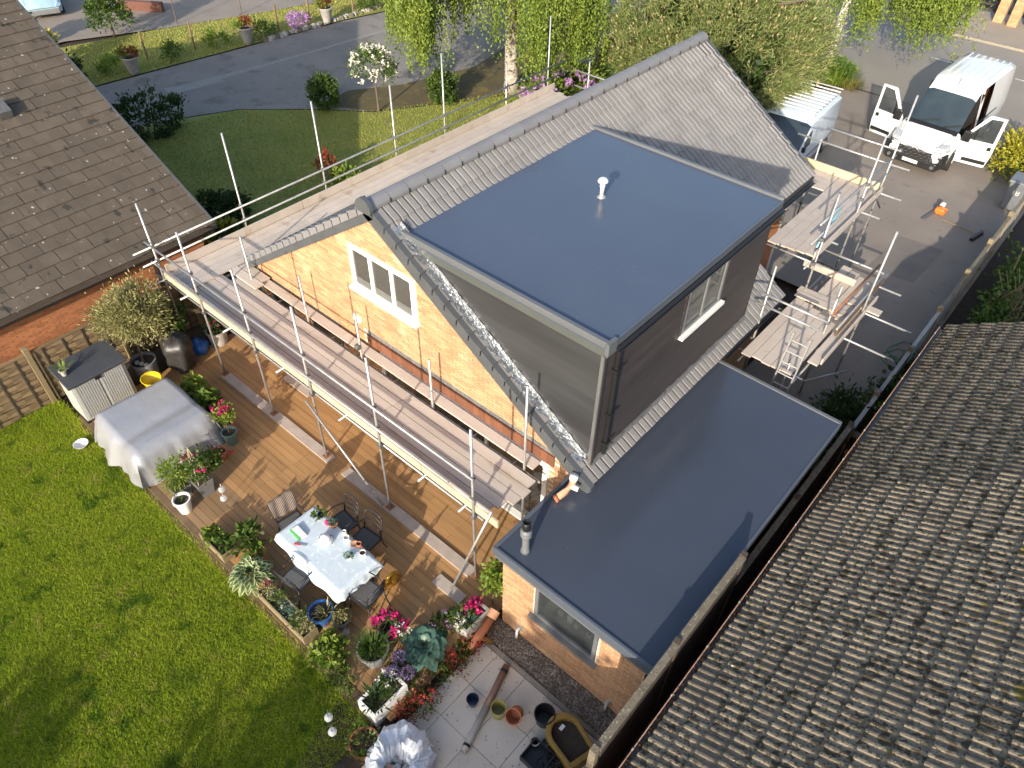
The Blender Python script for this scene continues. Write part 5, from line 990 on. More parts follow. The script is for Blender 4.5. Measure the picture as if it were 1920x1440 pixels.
def dshape(s): 
    c = np.array((-2.17,4.17)); pts = [(-.42+.27-.27*math.cos(a), .27*math.sin(a)) for a in np.linspace(-math.pi/2, math.pi/2, 12)]+[(.22,.29),(.4,.0),(.28,-.2)]
    pts = [(-.15-.3*math.cos(a)*1.0, -.3*math.sin(a)) for a in np.linspace(-math.pi/2, math.pi/2, 12)][::-1]+[(.4,.26),(.38,-.28)]
    ca, sa = math.cos(-.25), math.sin(-.25); return [(c[0]+s*(p*ca-q*sa), c[1]+s*(p*sa+q*ca)) for p, q in pts]
po, pi_ = dshape(1.0), dshape(.76); n = len(po); vs = [(x,y_,-.1) for x, y_ in po]+[(x,y_,.16) for x, y_ in po]+[(x,y_,.16) for x, y_ in pi_]+[(x,y_,.06) for x, y_ in pi_]
o = MB().add(vs, [(r*n+i, r*n+(i+1) % n, (r+1)*n+(i+1) % n, (r+1)*n+i) for r in range(3) for i in range(n)]).build('rim', 'ochre_plastic', t, bevel=.02); MB().prism(pi_, .05, .065).build('soil', 'soil', t); MB().box(-2.42,-2.36,4.2,4.3,.066,.09).build('plant_tag', 'white_paint', t)
t = thing('plastic_tray', 'black plastic tray at the bottom edge of the patio', 'tray', (-2.4,3.66,-.1)); 
for a in ((-2.62,-2.2,3.46,3.48),(-2.62,-2.2,3.84,3.86),(-2.62,-2.6,3.48,3.84),(-2.22,-2.2,3.48,3.84)): MB().box(*a,-.095,.06).build('side', 'black_plastic', t)
MB().box(-2.6,-2.22,3.48,3.84,-.095,-.08).build('base', 'black_plastic', t)
b = MB()
for k in range(26):
    c = (-2.1+R.uniform(-.16,.16), 3.78+R.uniform(-.16,.16)); r_ = R.uniform(.06,.14); z_ = R.uniform(-.08,.03); tx = R.uniform(-.5,.5); pts = [(c[0]+r_*math.cos(a), c[1]+r_*math.sin(a), z_+r_*tx*math.cos(a)) for a in np.linspace(0, 6.283, 13)]; b.path(pts, .006, 5)
tag(b.build('netting_coil', 'black_plastic'), 'tangled black netting heap beside the black tray', 'netting')
t = thing('rubble_bag', 'white builders rubble bag of stones at the patio corner', 'bag', (-4.02,2.2,-.1)); K = 72; vs = []; prof = ((.46,0),(.5,.1),(.52,.2),(.5,.3),(.46,.38),(.4,.44),(.34,.48),(.28,.48),(.23,.45),(.2,.36),(.18,.2))
for j, (r_, z_) in enumerate(prof):
    for k in range(K):
        a = 2*math.pi*k/K; w_ = Vector((2.2*math.cos(a), 2.2*math.sin(a), j*.55)); rr = r_*(1.06+.16*mnoise.noise(w_)-.2*abs(mnoise.noise(w_*2.1+Vector((3,0,1))))-.1*abs(mnoise.noise(w_*4.5))); zz = z_+(.12*mnoise.noise(w_*.9+Vector((5,1,2)))-.15*abs(mnoise.noise(w_*1.9+Vector((1,7,3))))-.07*abs(mnoise.noise(w_*4.2)) if j else 0); of = .02*max(0, j-2); vs.append((-4.02+of+rr*math.cos(a), 2.2-of*1.3+rr*math.sin(a), -.1+zz))
o = MB().add(vs, [(j*K+k, j*K+(k+1) % K, (j+1)*K+(k+1) % K, (j+1)*K+k) for j in range(len(prof)-1) for k in range(K)]).build('bag', 'white_cloth', t, True); autosmooth(o, 22)
for k in range(40):
    a, r_ = R.uniform(0,6.28), .19*math.sqrt(R.random()); s_ = R.uniform(.03,.055); MB().lathe([(0,s_),(s_*.8,s_*.6),(s_,0)], (-3.88+r_*math.cos(a), 2.02+r_*math.sin(a), .12+R.uniform(-.02,.04)), 6).build('stone', 'terracotta_pale' if k % 4 == 0 else 'stoneware', t)
P = np.stack([RG.uniform(-4.35,-1.8,260), RG.uniform(1.5,4.5,260), np.full(260,-.094)], 1); o = stuff(leaves('fallen_leaves', P, RG.normal(size=P.shape)*(1,1,.1), .035, .02, MATS['dry_leaf'], None, RG)); tag(o, 'scattered brown leaf litter on the patio tiles', 'leaf litter')
for k, (x, lab) in enumerate(((-4.02,'short white waste pipe stub low on the extension wall, left'),(-2.06,'grey waste pipe stub low on the extension wall, near the fence'))):
    t = thing('waste_pipe', lab, 'pipe', (x,5.0,0)); MB().tube((x,5.1,.15),(x,5.0,.15),.025,10).tube((x,5.0,.15),(x,5.0,-.1),.025,10).build('pipe', 'white_paint' if k == 0 else 'stoneware', t, True); MB().box(x-.04,x+.04,5.06,5.09,.1,.2).build('wall_plate', 'stoneware', t)
# ---------------------------------------------------------------- driveway clutter
t = thing('chainsaw', 'orange and white chainsaw left on the parking drive', 'chainsaw', (-3.4,25.0,0)); MB().box(-3.5,-3.2,24.85,25.1,.02,.22).build('body', 'orange_plastic', t, bevel=.04); MB().box(-3.45,-3.3,25.05,25.25,.05,.3).build('cover', 'white_paint', t, bevel=.04); MB().sweep([(-3.2,24.9,.1),(-3.15,24.8,.3),(-3.3,24.75,.34),(-3.45,24.8,.25)], .025, 8).build('handle', 'orange_plastic', t); MB().beam((-3.45,25.0,.08),(-3.62,24.2,.05),.1,.015).build('guide_bar', 'steel_dark', t)
t = thing('broom', 'long handled broom lying on the shaded parking drive', 'broom', (-2.6,24.5,0)); MB().tube((-3.2,24.64,.04),(-2.05,24.36,.08),.016,8).build('handle', 'fence_post', t); MB().beam((-2.08,24.0,.06),(-1.95,24.66,.06),.08,.08).build('head', 'black_plastic', t); MB().beam((-2.06,24.0,.015),(-1.93,24.66,.015),.1,.03).build('bristles', 'soil', t)
WB = thing('wheelie_bin', 'grey wheelie bin with painted house number by the fence end', 'bin', (-1.75,26.9,0)); MB().hexa([(-2.0,26.65,.05),(-1.5,26.65,.05),(-1.5,27.2,.05),(-2.0,27.2,.05)], [(-2.06,26.55,.98),(-1.44,26.55,.98),(-1.44,27.28,.98),(-2.06,27.28,.98)]).build('body', 'bin_grey', WB, bevel=.03)
MB().box(-2.1,-1.4,26.5,27.32,.98,1.06).build('lid', 'bin_grey', WB, bevel=.03); MB().tube((-2.0,27.3,1.0),(-1.5,27.3,1.0),.025,8).build('handle', 'black_plastic', WB)
for x in (-2.02,-1.48): MB().tube((x-.03,27.15,.12),(x+.03,27.15,.12),.12,14).build('wheel', 'tyre', WB)
dg = {'1': [(0,0,0,.14)], '8': [(0,0,.07,0),(0,.07,.07,.07),(0,.14,.07,.14),(0,0,0,.14),(.07,0,.07,.14)]}
for ch_, ox in (('1',-1.84),('8',-1.76)):
    b = MB()
    for (a0, z0, a1, z1) in dg[ch_]: 
        f0 = lambda z: 26.6-(.62+z-.05)*.1075*1.0+.0; b.beam((ox+a0,26.585-(.0),.62+z0),(ox+a1,26.585-(.0),.62+z1),.02,.02,(0,1,0))
    b.build('number', 'road_paint', WB)
MB().box(-2.2,-2.05,26.7,26.85,.0,.3).build('flower', 'petal_white', WB) if False else None
t = thing('conifer_shrub', 'golden yellow conifer shrub by the wheelie bin', 'shrub', (-2.3,29.6,0)); stem(t, (-2.3,29.6,0), (-2.3,29.6,.8), .05); bush(t, 'foliage', (-2.2,29.7,.6), (.95,1.6,.75), 4200, .16, 'leaf_yellow', 130, .25, .3, -.3, .4); bush(t, 'inner_foliage', (-2.2,29.6,.45), (.85,1.4,.6), 1600, .16, 'leaf_mid', 70, .25, .2)
b = MB(); pts = [(-1.72+.28*math.cos(a)*(1+.1*a/6)+.06*math.sin(3*a), 17.6+.3*math.sin(a)*1.1-a*.06, .02+.01*math.sin(a*5)) for a in np.linspace(0, 15, 70)]; b.path(pts, .011, 6); tag(b.build('garden_hose', 'hose_green'), 'loose coil of green hose by the grey fence', 'hose')
t = thing('hedge_shrub', 'dense green shrub with bare stems behind the grey fence', 'shrub', (-.4,21,0)); bush(t, 'foliage', (.1,20.6,.6), (.85,4.6,.7), 7000, .15, 'leaf_mid', 170, .3, .2, -.4, .6)
for k in range(70):
    x, y_ = -.2+R.uniform(-.4,.4), R.uniform(18.5,24.5); a = R.uniform(0,6.28); MB().sweep([(x,y_,.3),(x+.2*math.cos(a),y_+.3*math.sin(a),1.1),(x+.5*math.cos(a),y_+.7*math.sin(a),1.6)], [.018,.014,.008], 5).build('stem', 'fence_wood', t)
t = thing('hedge_shrub', 'dark shrub squeezed between the fence and the mossy roof', 'shrub', (-1.0,14.0,0)); bush(t, 'foliage', (-1.1,14.2,.75), (.3,2.4,.7), 2600, .14, 'leaf_dark', 80, .25, .2, -.6); stem(t, (-1.1,14.2,0), (-1.1,14.2,.7), .03)
t = thing('hedge_shrub', 'dark shrub on the drive side of the grey fence', 'shrub', (-1.9,13.6,0)); bush(t, 'foliage', (-1.85,13.4,.45), (.5,1.3,.5), 1800, .13, 'leaf_dark', 60, .22, .2, -.4); stem(t, (-1.85,13.4,0), (-1.85,13.4,.4), .03)
t = thing('clay_flue', 'terracotta flue pot standing by the fence end', 'chimney pot', (-1.15,12.2,0)); MB().lathe([(.13,0),(.13,.5),(.11,.55),(.11,.85),(.14,.88),(.14,.95),(.1,.95),(.1,.7)], (-1.18,12.2,0), 16).build('pot', 'terracotta_pale', t, True); MB().lathe([(.12,.86),(.145,.9),(.145,.96)], (-1.18,12.2,0), 16, cap0=False).build('rim', 'terracotta', t, True)
for k in range(3): tag(MB().box(-1.5,-.85,12.4+k*.5,12.5+k*.5,1.2-.2*k,1.3-.2*k).build('timber_batten', 'fence_dark' if k else 'fence_cap'), ('weathered grey batten','dark upper batten','dark lower batten')[k]+' spanning fence and bungalow wall', 'batten')
# ================================================================= vehicles
def loft(root, ST, parts, s=(1,1,1), smooth=True):
    """stations (y, zb, zt, hw, hwt, zbelt); parts(i, j) names the part for the face between station i,i+1 and ring point j,j+1"""
    rows = []
    for (y, zb, zt, hw, ht, ze) in ST:
        r = [(hw*.95, zb), (hw, zb+.18), (hw, ze), (ht+(hw-ht)*.42, ze+(zt-ze)*.62), (ht, zt-.07), (ht-.14, zt-.008), (0, zt)]
        r = r+[(-a, b) for a, b in r[-2::-1]]; rows.append([(a*s[0], y*s[1], b*s[2]) for a, b in r])
    vs = [p for r in rows for p in r]; n = 13; groups = {}
    for i in range(len(ST)-1):
        for j in range(n-1):
            k = parts(i, j)
            if k: groups.setdefault(k, []).append((i*n+j, i*n+j+1, (i+1)*n+j+1, (i+1)*n+j))
    out = {}
    for (nm, m), fs in groups.items():
        used = sorted({q for f in fs for q in f}); mp = {q: e for e, q in enumerate(used)}
        if nm == 'body': 
            fs = fs+[tuple(range(n-1, -1, -1)), tuple((len(ST)-1)*n+k for k in range(n))]; used = list(range(len(vs))); mp = {q: q for q in used}
        b = MB().add([vs[q] for q in used], [tuple(mp[q] for q in f) for f in fs]); o = b.build(nm, m, root, True); autosmooth(o, 32); out[nm] = o
    return out
def wheel(root, x, y, r=.34, w=.22, steer=0.):
    o = MB().tube((x-w/2,y,r),(x+w/2,y,r),r,24).build('wheel', 'tyre', root); sgn = 1 if x > 0 else -1
    MB().tube((x+sgn*w*.5,y,r),(x+sgn*(w*.5+.012),y,r),r*.62,20).build('rim', 'rim', o); MB().tube((x+sgn*w*.5,y,r),(x+sgn*(w*.5+.03),y,r),r*.18,12).build('hub', 'stoneware', o)
    if steer: o.rotation_euler = (0,0,steer)
VS = [(0,.35,.8,.74,.62,.55),(.1,.28,.98,.9,.72,.66),(.45,.25,1.13,1.0,.8,.8),(.92,.25,1.28,1.02,.86,1.05),(1.02,.25,1.36,1.02,.86,1.12),(1.3,.25,1.66,1.02,.84,1.2),(1.78,.25,2.2,1.02,.8,1.25),(2.08,.25,2.42,1.02,.8,1.25),(2.3,.25,2.5,1.02,.83,1.25),(3.1,.25,2.53,1.02,.85,1.25),(4.3,.25,2.53,1.02,.85,1.25),(5.2,.25,2.5,1.01,.85,1.25),(5.38,.3,2.42,.98,.82,1.25)]
V1 = thing('delivery_van', 'white panel van with both front doors open on the parking drive', 'van', (0,0,0))
def vp1(i, j):
    if 3 <= i <= 5 and 4 <= j <= 7: return ('windscreen', 'windscreen')
    if 4 <= i <= 6 and j in (1,2,3,8,9,10): return None
    if i == 8 and j in (1,2,3): return None
    return ('body', 'van_white')
loft(V1, VS, vp1)
MB().box(-.88,.88,1.1,5.2,.3,.36).box(-.9,.9,2.12,2.16,.3,2.3).build('interior', 'black_plastic', V1); MB().box(.55,.62,2.3,5.1,.36,2.3).build('load_panel', 'brown_clad', V1)
for x in (-.5,.45): MB().box(x-.24,x+.24,1.45,1.95,.6,.75).box(x-.22,x+.22,1.85,2.0,.75,1.45).box(x-.12,x+.12,1.88,1.98,1.47,1.65).build('seat', 'seat_mesh', V1, bevel=.03)
MB().box(-.88,.88,1.05,1.4,.9,1.12).build('dashboard', 'black_plastic', V1); MB().lathe([(.17,0),(.19,.01),(.19,.02),(.17,.03)], (.42,1.5,1.1), 18, cap0=False).build('steering_wheel', 'black_plastic', V1)
bp = MB(); bp.hexa([(-.86,-.08,.24),(.86,-.08,.24),(1.0,.5,.24),(-1.0,.5,.24)], [(-.84,-.06,.5),(.84,-.06,.5),(1.03,.5,.66),(-1.03,.5,.66)]).build('bumper', 'black_plastic', V1, bevel=.03)
for sx in (-1, 1):
    MB().hexa([(sx*.5,-.09,.42),(sx*.98,.12,.42),(sx*1.02,.42,.42),(sx*.5,.2,.42)][::sx], [(sx*.48,-.03,.72),(sx*.93,.1,.74),(sx*1.02,.4,.8),(sx*.5,.2,.74)][::sx]).build('bumper_corner', 'black_plastic', V1, bevel=.03)
    MB().hexa([(sx*.55,.03,.84),(sx*.9,.1,.86),(sx*1.005,.42,.86),(sx*.6,.3,.84)][::sx], [(sx*.58,.08,.98),(sx*.86,.16,1.0),(sx*.95,.46,1.1),(sx*.6,.34,1.06)][::sx]).build('headlight', mat('lamp_glass', (.3,.32,.34), (.42,.44,.46), 14, .08, coat=.6), V1, bevel=.02)
    MB().tube((sx*.75,-.1,.38),(sx*.75,-.06,.38),.06,14).build('fog_light', 'rim', V1)
    wheel(V1, sx*.93, .98, steer=.25); wheel(V1, sx*.93, 4.45)
    MB().sweep([(sx*1.0+sx*.02, .98+.42*math.cos(a), .34+.42*math.sin(a)) for a in np.linspace(0, math.pi, 9)], .03, 6).build('wheel_arch', 'black_plastic', V1)
MB().hexa([(-.6,-.06,.5),(.6,-.06,.5),(.6,.1,.5),(-.6,.1,.5)], [(-.58,.0,.8),(.58,.0,.8),(.58,.12,.8),(-.58,.12,.8)]).build('grille', 'black_plastic', V1)
for k in range(7):
    for r_ in range(3):
        x = -.5+k*.165+(r_ % 2)*.08; z = .55+r_*.085; MB().beam((x-.05,-.06+.2*(z-.5)-.012,z),(x+.05,-.06+.2*(z-.5)-.012,z+.03),.012,.02,(0,1,0)).build('grille_bar', 'rim', V1)
for z in (.83,.77):   # chrome lines rising to the double chevron badge
    b = MB(); y_ = -.03+.2*(z-.7)
    for sx in (-1, 1): b.beam((sx*.85,.06,z+.05),(sx*.2,y_-.02,z),.02,.03,(0,1,0)).beam((sx*.2,y_-.02,z),(sx*.13,y_-.03,z+.005),.02,.03,(0,1,0)).beam((sx*.13,y_-.03,z+.005),(0,y_-.04,z+.08),.022,.035,(0,1,0))
    b.build('badge_chevron', 'chrome', V1)
MB().box(-.26,.26,-.105,-.095,.34,.45).build('number_plate', 'white_paint', V1); MB().hexa([(-.88,.84,1.23),(.88,.84,1.23),(.86,1.0,1.3),(-.86,1.0,1.3)], [(-.88,.84,1.27),(.88,.84,1.27),(.86,.98,1.34),(-.86,.98,1.34)]).build('wiper_cowl', 'black_plastic', V1)
for x in (-.4,.35): MB().beam((x,.98,1.36),(x+.5,1.12,1.52),.02,.02).build('wiper', 'black_plastic', V1)
for k in range(7): MB().box(-.66+k*.22-.03,-.66+k*.22+.03,2.75,5.1,2.515,2.538).build('roof_rib', 'van_white', V1)
MB().tube((.0,2.0,2.36),(.0,2.1,2.62),.008,6).build('aerial', 'black_plastic', V1); MB().box(1.0,1.03,2.32,4.2,1.25,1.3).build('door_track', 'black_plastic', V1)
for sx in (-1, 1):
    hx, hy = sx*1.03, 1.0; da = math.radians(8 if sx < 0 else 12); dx, dy = sx*math.cos(da), math.sin(da)
    def dp_(l, t, z): return (hx+dx*l-dy*sx*0+(-dy*sx)*t*0+0, hy+dy*l-t, z)
    def plate(pts, t0, t1):
        n = len(pts); v = [dp_(l, t0, z) for l, z in pts]+[dp_(l, t1, z) for l, z in pts]; b = MB(); b.add(v, [tuple(range(n)), tuple(range(2*n-1, n-1, -1))]+[(i, n+i, n+(i+1) % n, (i+1) % n) for i in range(n)]); return b
    d = plate([(0,.42),(1.0,.4),(1.06,.8),(1.06,1.24),(0,1.24)], 0, .07).build('door', 'van_white', V1)
    for q in ([(0,1.24),(.08,1.24),(.62,2.02),(1.0,2.04),(1.06,2.1),(.58,2.12),(.5,2.06)], [(1.06,1.24),(.97,1.24),(.97,2.04),(1.06,2.1)]): plate(q, 0, .06).build('window_frame', 'van_white', d)
    plate([(.08,1.24),(.97,1.24),(.97,2.04),(.62,2.02)], .025, .04).build('window', 'pane_glass', d); plate([(.36,1.24),(.4,1.24),(.4,1.72),(.36,1.66)], .02, .065).build('window_bar', 'black_plastic', d)
    plate([(.25,.5),(1.0,.5),(1.0,.62),(.25,.62)], .07, .085).build('trim_strip', 'black_plastic', d); plate([(.86,1.0),(.98,1.0),(.98,1.12),(.86,1.12)], .07, .09).build('handle', 'black_plastic', d)
    c = dp_(.16, .2, 1.35); MB().box(c[0]-.13,c[0]+.13,c[1]-.06,c[1]+.06,c[2]-.17,c[2]+.2).build('mirror', 'black_plastic', d, bevel=.04)
for sx in (-1, 1):
    MB().beam((sx*1.024,2.98,.45),(sx*1.024,2.98,1.25),.006,.012).beam((sx*1.024,4.0,.45),(sx*1.024,4.0,1.25),.006,.012).beam((sx*.95,3.12,1.32),(sx*.9,3.12,2.1),.006,.012).build('panel_gap', 'joint_black', V1)
    MB().box(sx*1.022-.008,sx*1.022+.008,2.2,4.0,.42,.56).build('sill_trim', 'black_plastic', V1); MB().beam((sx*.66,.2,1.04),(sx*.82,.86,1.25),.01,.008).build('bonnet_gap', 'joint_black', V1)
MB().beam((-.62,.13,1.0),(.62,.13,1.0),.008,.008).build('bonnet_gap', 'joint_black', V1)
V1.location = (-5.22,27.2,0); V1.rotation_euler = (0,0,-.05)
V2 = thing('works_van', 'small white van with a roof rack half hidden behind the pine', 'van', (0,0,0)); s2 = (.88,.82,.735)
def vp2(i, j):
    if 3 <= i <= 5 and 4 <= j <= 7: return ('windscreen', 'windscreen')
    if 5 <= i <= 6 and j in (2,9): return ('side_window', 'windscreen')
    return ('body', 'van_shade_white')
VS2 = [(0,.3,.62,.66,.56,.45),(.1,.22,.78,.8,.66,.52),(.5,.2,.95,.88,.74,.65),(.85,.2,1.05,.89,.82,.85),(.95,.2,1.12,.89,.82,.9),(1.2,.2,1.42,.89,.82,.95),(1.55,.2,1.74,.89,.81,1.0),(1.75,.2,1.81,.89,.82,1.0),(2.0,.2,1.84,.89,.84,1.0),(3.0,.2,1.85,.89,.84,1.0),(4.25,.2,1.83,.885,.84,1.0),(4.38,.25,1.74,.86,.8,1.0)]
loft(V2, VS2, vp2)
for sx in (-1, 1):
    wheel(V2, sx*.8, .8, .3, .2); wheel(V2, sx*.8, 3.55, .3, .2); MB().tube((sx*.72,1.9,1.93),(sx*.74,4.3,1.93),.016,8).build('rack_rail', 'steel', V2)
    for y in (2.0,3.1,4.2): MB().tube((sx*.73,y,1.83),(sx*.73,y,1.93),.012,6).build('rack_foot', 'steel', V2)
    MB().box(sx*.9-.012,sx*.9+.012,.9,4.2,.55,.6).build('side_trim', 'bin_grey', V2); MB().box(sx*.93-.06,sx*.93+.06,1.0,1.1,.98,1.15).build('mirror', 'black_plastic', V2, bevel=.02)
    MB().hexa([(sx*.4,.02,.6),(sx*.78,.1,.6),(sx*.88,.4,.62),(sx*.5,.3,.6)][::sx], [(sx*.42,.06,.72),(sx*.74,.14,.74),(sx*.82,.42,.8),(sx*.5,.32,.76)][::sx]).build('headlight', 'lamp_glass', V2)
for k in range(9): MB().tube((-.74,1.95+k*.28,1.95),(.74,1.95+k*.28,1.95),.02,8).build('rack_bar', 'upvc_white', V2)
MB().tube((-.78,4.3,2.02),(.78,4.3,2.02),.025,8).build('rack_roller', 'steel', V2); MB().box(-.75,.75,-.05,.2,.2,.45).build('bumper', 'black_plastic', V2, bevel=.03)
V2.location = (-8.68,22.75,0); V2.rotation_euler = (0,0,.06)
CR = thing('parked_car', 'pale blue car parked on the far side road at the top left', 'car', (0,0,0))
CS = [(0,.3,.55,.7,.5,.45),(.15,.22,.7,.84,.6,.55),(.9,.2,.88,.88,.68,.72),(1.15,.2,.98,.88,.7,.85),(1.8,.2,1.38,.88,.6,.9),(2.9,.2,1.42,.88,.6,.9),(3.6,.22,1.1,.87,.62,.9),(4.0,.25,.95,.82,.6,.8),(4.1,.35,.8,.76,.55,.65)]
loft(CR, CS, lambda i, j: ('windscreen','windscreen') if i == 3 and 4 <= j <= 7 else (('side_window','windscreen') if i in (4,) and j in (2,3,8,9) else ('body','car_paint')))
for sx in (-1, 1): wheel(CR, sx*.8,.75,.3,.18); wheel(CR, sx*.8,3.2,.3,.18)
MB().box(-.7,.7,-.06,.12,.2,.42).build('bumper', 'bin_grey', CR, bevel=.03)
CR.location = (-41.4,13.7,-.03); CR.rotation_euler = (0,0,math.pi/2-.35)
# ================================================================= trees and front garden
def weeping(root, c, r, nst, lmin, lmax, zmin, m, per=46, size=.085, nclump=60, extra=()):
    d = unit(RG.normal(size=(nclump*3,3))); d = d[d[:,2] > -.25][:nclump]; cc = np.array(c)+d*np.array(r)*(.35+.65*RG.random((len(d),1)))
    if len(extra): cc = np.concatenate([cc, np.array(extra, float)])
    S = cc[RG.integers(0, len(cc), nst)]+RG.normal(size=(nst,3))*.28; L = RG.uniform(lmin, lmax, nst); L = np.minimum(L, S[:,2]-zmin-RG.uniform(0,1.2,nst)); L = np.maximum(L, .3)
    sw = RG.normal(size=(nst,2))*.12; t = RG.random((nst,per)); P = np.repeat(S, per, 0); tt = t.ravel()
    P[:,2] -= tt*np.repeat(L, per); P[:,:2] += np.repeat(sw, per, 0)*tt[:,None]+RG.normal(size=(nst*per,2))*.06
    D = RG.normal(size=P.shape)*.5+(0,0,-.9); return leaves('crown', P, D, size*RG.uniform(.7,1.3,len(P)), size*.62, MATS[m], root, RG), S, L
B1 = thing('birch_tree', 'weeping birch with a thick dark trunk beside the old driveway', 'tree', (-19.7,22.7,0))
MB().sweep([(-19.7,22.7,-.05),(-19.72,22.72,.4),(-19.78,22.75,1.4),(-19.82,22.8,2.6),(-19.9,22.9,4.2),(-20.1,23.1,6.5),(-20.2,23.2,8.5)], [.36,.29,.26,.25,.22,.15,.08], 14).build('trunk', 'birch_bark', B1, True)
MB().tube((-19.6,22.52,2.85),(-19.55,22.42,2.88),.1,10).build('knot', 'bark', B1)
for k in range(12):
    a = k*2.4; h = 3.6+k*.35; MB().sweep([(-19.9,22.9,h),(-19.9+1.6*math.cos(a),22.9+1.6*math.sin(a),h+.9),(-20+3.2*math.cos(a),23+3.2*math.sin(a),h+1.0)], [.09,.05,.02], 6).build('branch', 'birch_bark', B1)
weeping(B1, (-20.4,23.3,6.2), (4.4,4.6,2.6), 1500, 1.8, 4.8, 1.7, 'leaf_birch', 95, .1, 70, [(-21.6,19.2,4.8),(-20.9,19.0,4.6),(-22.4,19.6,5.0),(-23.2,20.4,5.2),(-20.4,18.8,4.4),(-21.3,19.6,4.2),(-17.0,21.6,4.6),(-16.4,22.2,4.8),(-16.9,20.8,4.3),(-16.0,22.8,4.6),(-17.4,21.8,4.0),(-22.9,19.9,4.4),(-16.6,23.4,4.4)]*2)
B2 = thing('birch_tree', 'white stemmed weeping birch at the end of the parking drive', 'tree', (-11.22,33.86,0))
MB().sweep([(-11.22,33.86,-.05),(-11.22,33.86,.5),(-11.2,33.86,2),(-11.15,33.9,4),(-10.9,34.1,6.5),(-10.6,34.3,8.5)], [.24,.17,.15,.14,.1,.05], 12).build('trunk', 'birch_white', B2, True)
for k in range(9):
    a = k*2.4; h = 3.4+k*.4; MB().sweep([(-11.1,33.95,h),(-11+1.3*math.cos(a),34+1.3*math.sin(a),h+.8),(-10.8+2.6*math.cos(a),34.1+2.6*math.sin(a),h+.7)], [.06,.035,.015], 6).build('branch', 'birch_white', B2)
weeping(B2, (-9.4,35.0,5.4), (3.0,2.8,2.2), 1100, 1.6, 4.2, 1.2, 'leaf_birch', 84, .1)
B3 = thing('birch_sapling', 'slim grey stem in the shade behind the weeping birch', 'tree', (-20.0,26.3,0)); MB().sweep([(-20,26.3,0),(-20.05,26.35,1.5),(-20.2,26.5,4)], [.1,.08,.05], 8).build('trunk', 'bark', B3); bush(B3, 'crown', (-20.2,26.5,4.2), (1.2,1.2,1.2), 900, .12, 'leaf_birch')
PN = thing('pine_tree', 'broad pine covered in pale new candles behind the house roof', 'tree', (-12.2,26.3,0))
MB().sweep([(-12.2,26.3,-.05),(-12.2,26.3,1.5),(-12.1,26.4,3.5),(-12.1,26.4,5.6)], [.26,.22,.16,.05], 10).build('trunk', 'bark', PN, True)
for k in range(16):
    a = k*2.4; h = .7+k*.27; MB().sweep([(-12.2,26.3,h),(-12.2+1.6*math.cos(a),26.3+1.6*math.sin(a),h+.3),(-12.2+3.0*math.cos(a),26.3+3.1*math.sin(a),h+.9)], [.06,.045,.02], 6).build('branch', 'bark', PN)
pc, pr = np.array((-12.5,26.1,2.7)), np.array((3.35,3.7,2.75))
dd = unit(RG.normal(size=(2400,3))); dd = dd[dd[:,2] > -.55][:900]; cl = dd*pr*(.62+.42*RG.random((len(dd),1))**.5)*(1+.12*np.sin(dd[:,:1]*7)+.1*np.sin(dd[:,1:2]*9))
per = 105; P = np.repeat(cl, per, 0)+RG.normal(size=(len(cl)*per,3))*.14; D = np.repeat(unit(cl/pr+(0,0,.6)), per, 0)+RG.normal(size=P.shape)*.75
leaves('crown', P+pc, D, .2*RG.uniform(.7,1.3,len(P)), .03, MATS['leaf_pine'], PN, RG)
cd_ = cl[(np.linalg.norm(cl/pr, axis=1) > .72) & (cl[:,2] > -1.2)]; Q = np.repeat(cd_, 3, 0)+RG.normal(size=(len(cd_)*3,3))*.2+unit(cd_/pr).repeat(3, 0)*.12
leaves('candles', np.repeat(Q, 3, 0)+pc, np.repeat(unit(cd_/pr*.5+(0,0,1)).repeat(3, 0), 3, 0)+RG.normal(size=(len(Q)*3,3))*.15, .13, .036, MATS['pine_candle'], PN, RG)
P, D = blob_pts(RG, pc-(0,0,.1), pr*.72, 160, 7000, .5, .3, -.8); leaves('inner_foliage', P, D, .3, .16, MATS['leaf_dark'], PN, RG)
def ball(name, label, c, r, n, size, m, trunk=True, cat='shrub', group=None, extra=None):
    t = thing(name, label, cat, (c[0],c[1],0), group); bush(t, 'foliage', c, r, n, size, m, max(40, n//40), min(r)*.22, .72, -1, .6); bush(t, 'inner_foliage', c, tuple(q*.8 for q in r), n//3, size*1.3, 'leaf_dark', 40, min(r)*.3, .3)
    if trunk: stem(t, (c[0],c[1],-.03), (c[0],c[1],c[2]), .04)
    if extra: flowers(t, c, tuple(q*1.03 for q in r), *extra)
    return t
ball('clipped_shrub', 'clipped dark egg shaped shrub on the shaded front lawn edge', (-23.9,16.5,.62), (.55,.55,.62), 2600, .1, 'leaf_box'); ball('clipped_shrub', 'clipped sunlit ball shaped shrub on the front lawn edge', (-21.0,20.1,.55), (.58,.58,.58), 2600, .1, 'leaf_mid')
t = thing('flowering_standard', 'standard tree smothered in white blossom on the front lawn', 'tree', (-22.2,17.75,0)); MB().sweep([(-22.2,17.75,-.03),(-22.2,17.75,.7),(-22.2,17.7,1.5)], [.045,.04,.03], 8).build('trunk', 'bark', t); bush(t, 'crown', (-22.2,17.7,1.72), (.85,.85,.68), 2200, .1, 'leaf_mid', 80, .18, .4); flowers(t, (-22.2,17.7,1.75), (.9,.9,.72), 150, .09, 'petal_white', per=9, top=False)
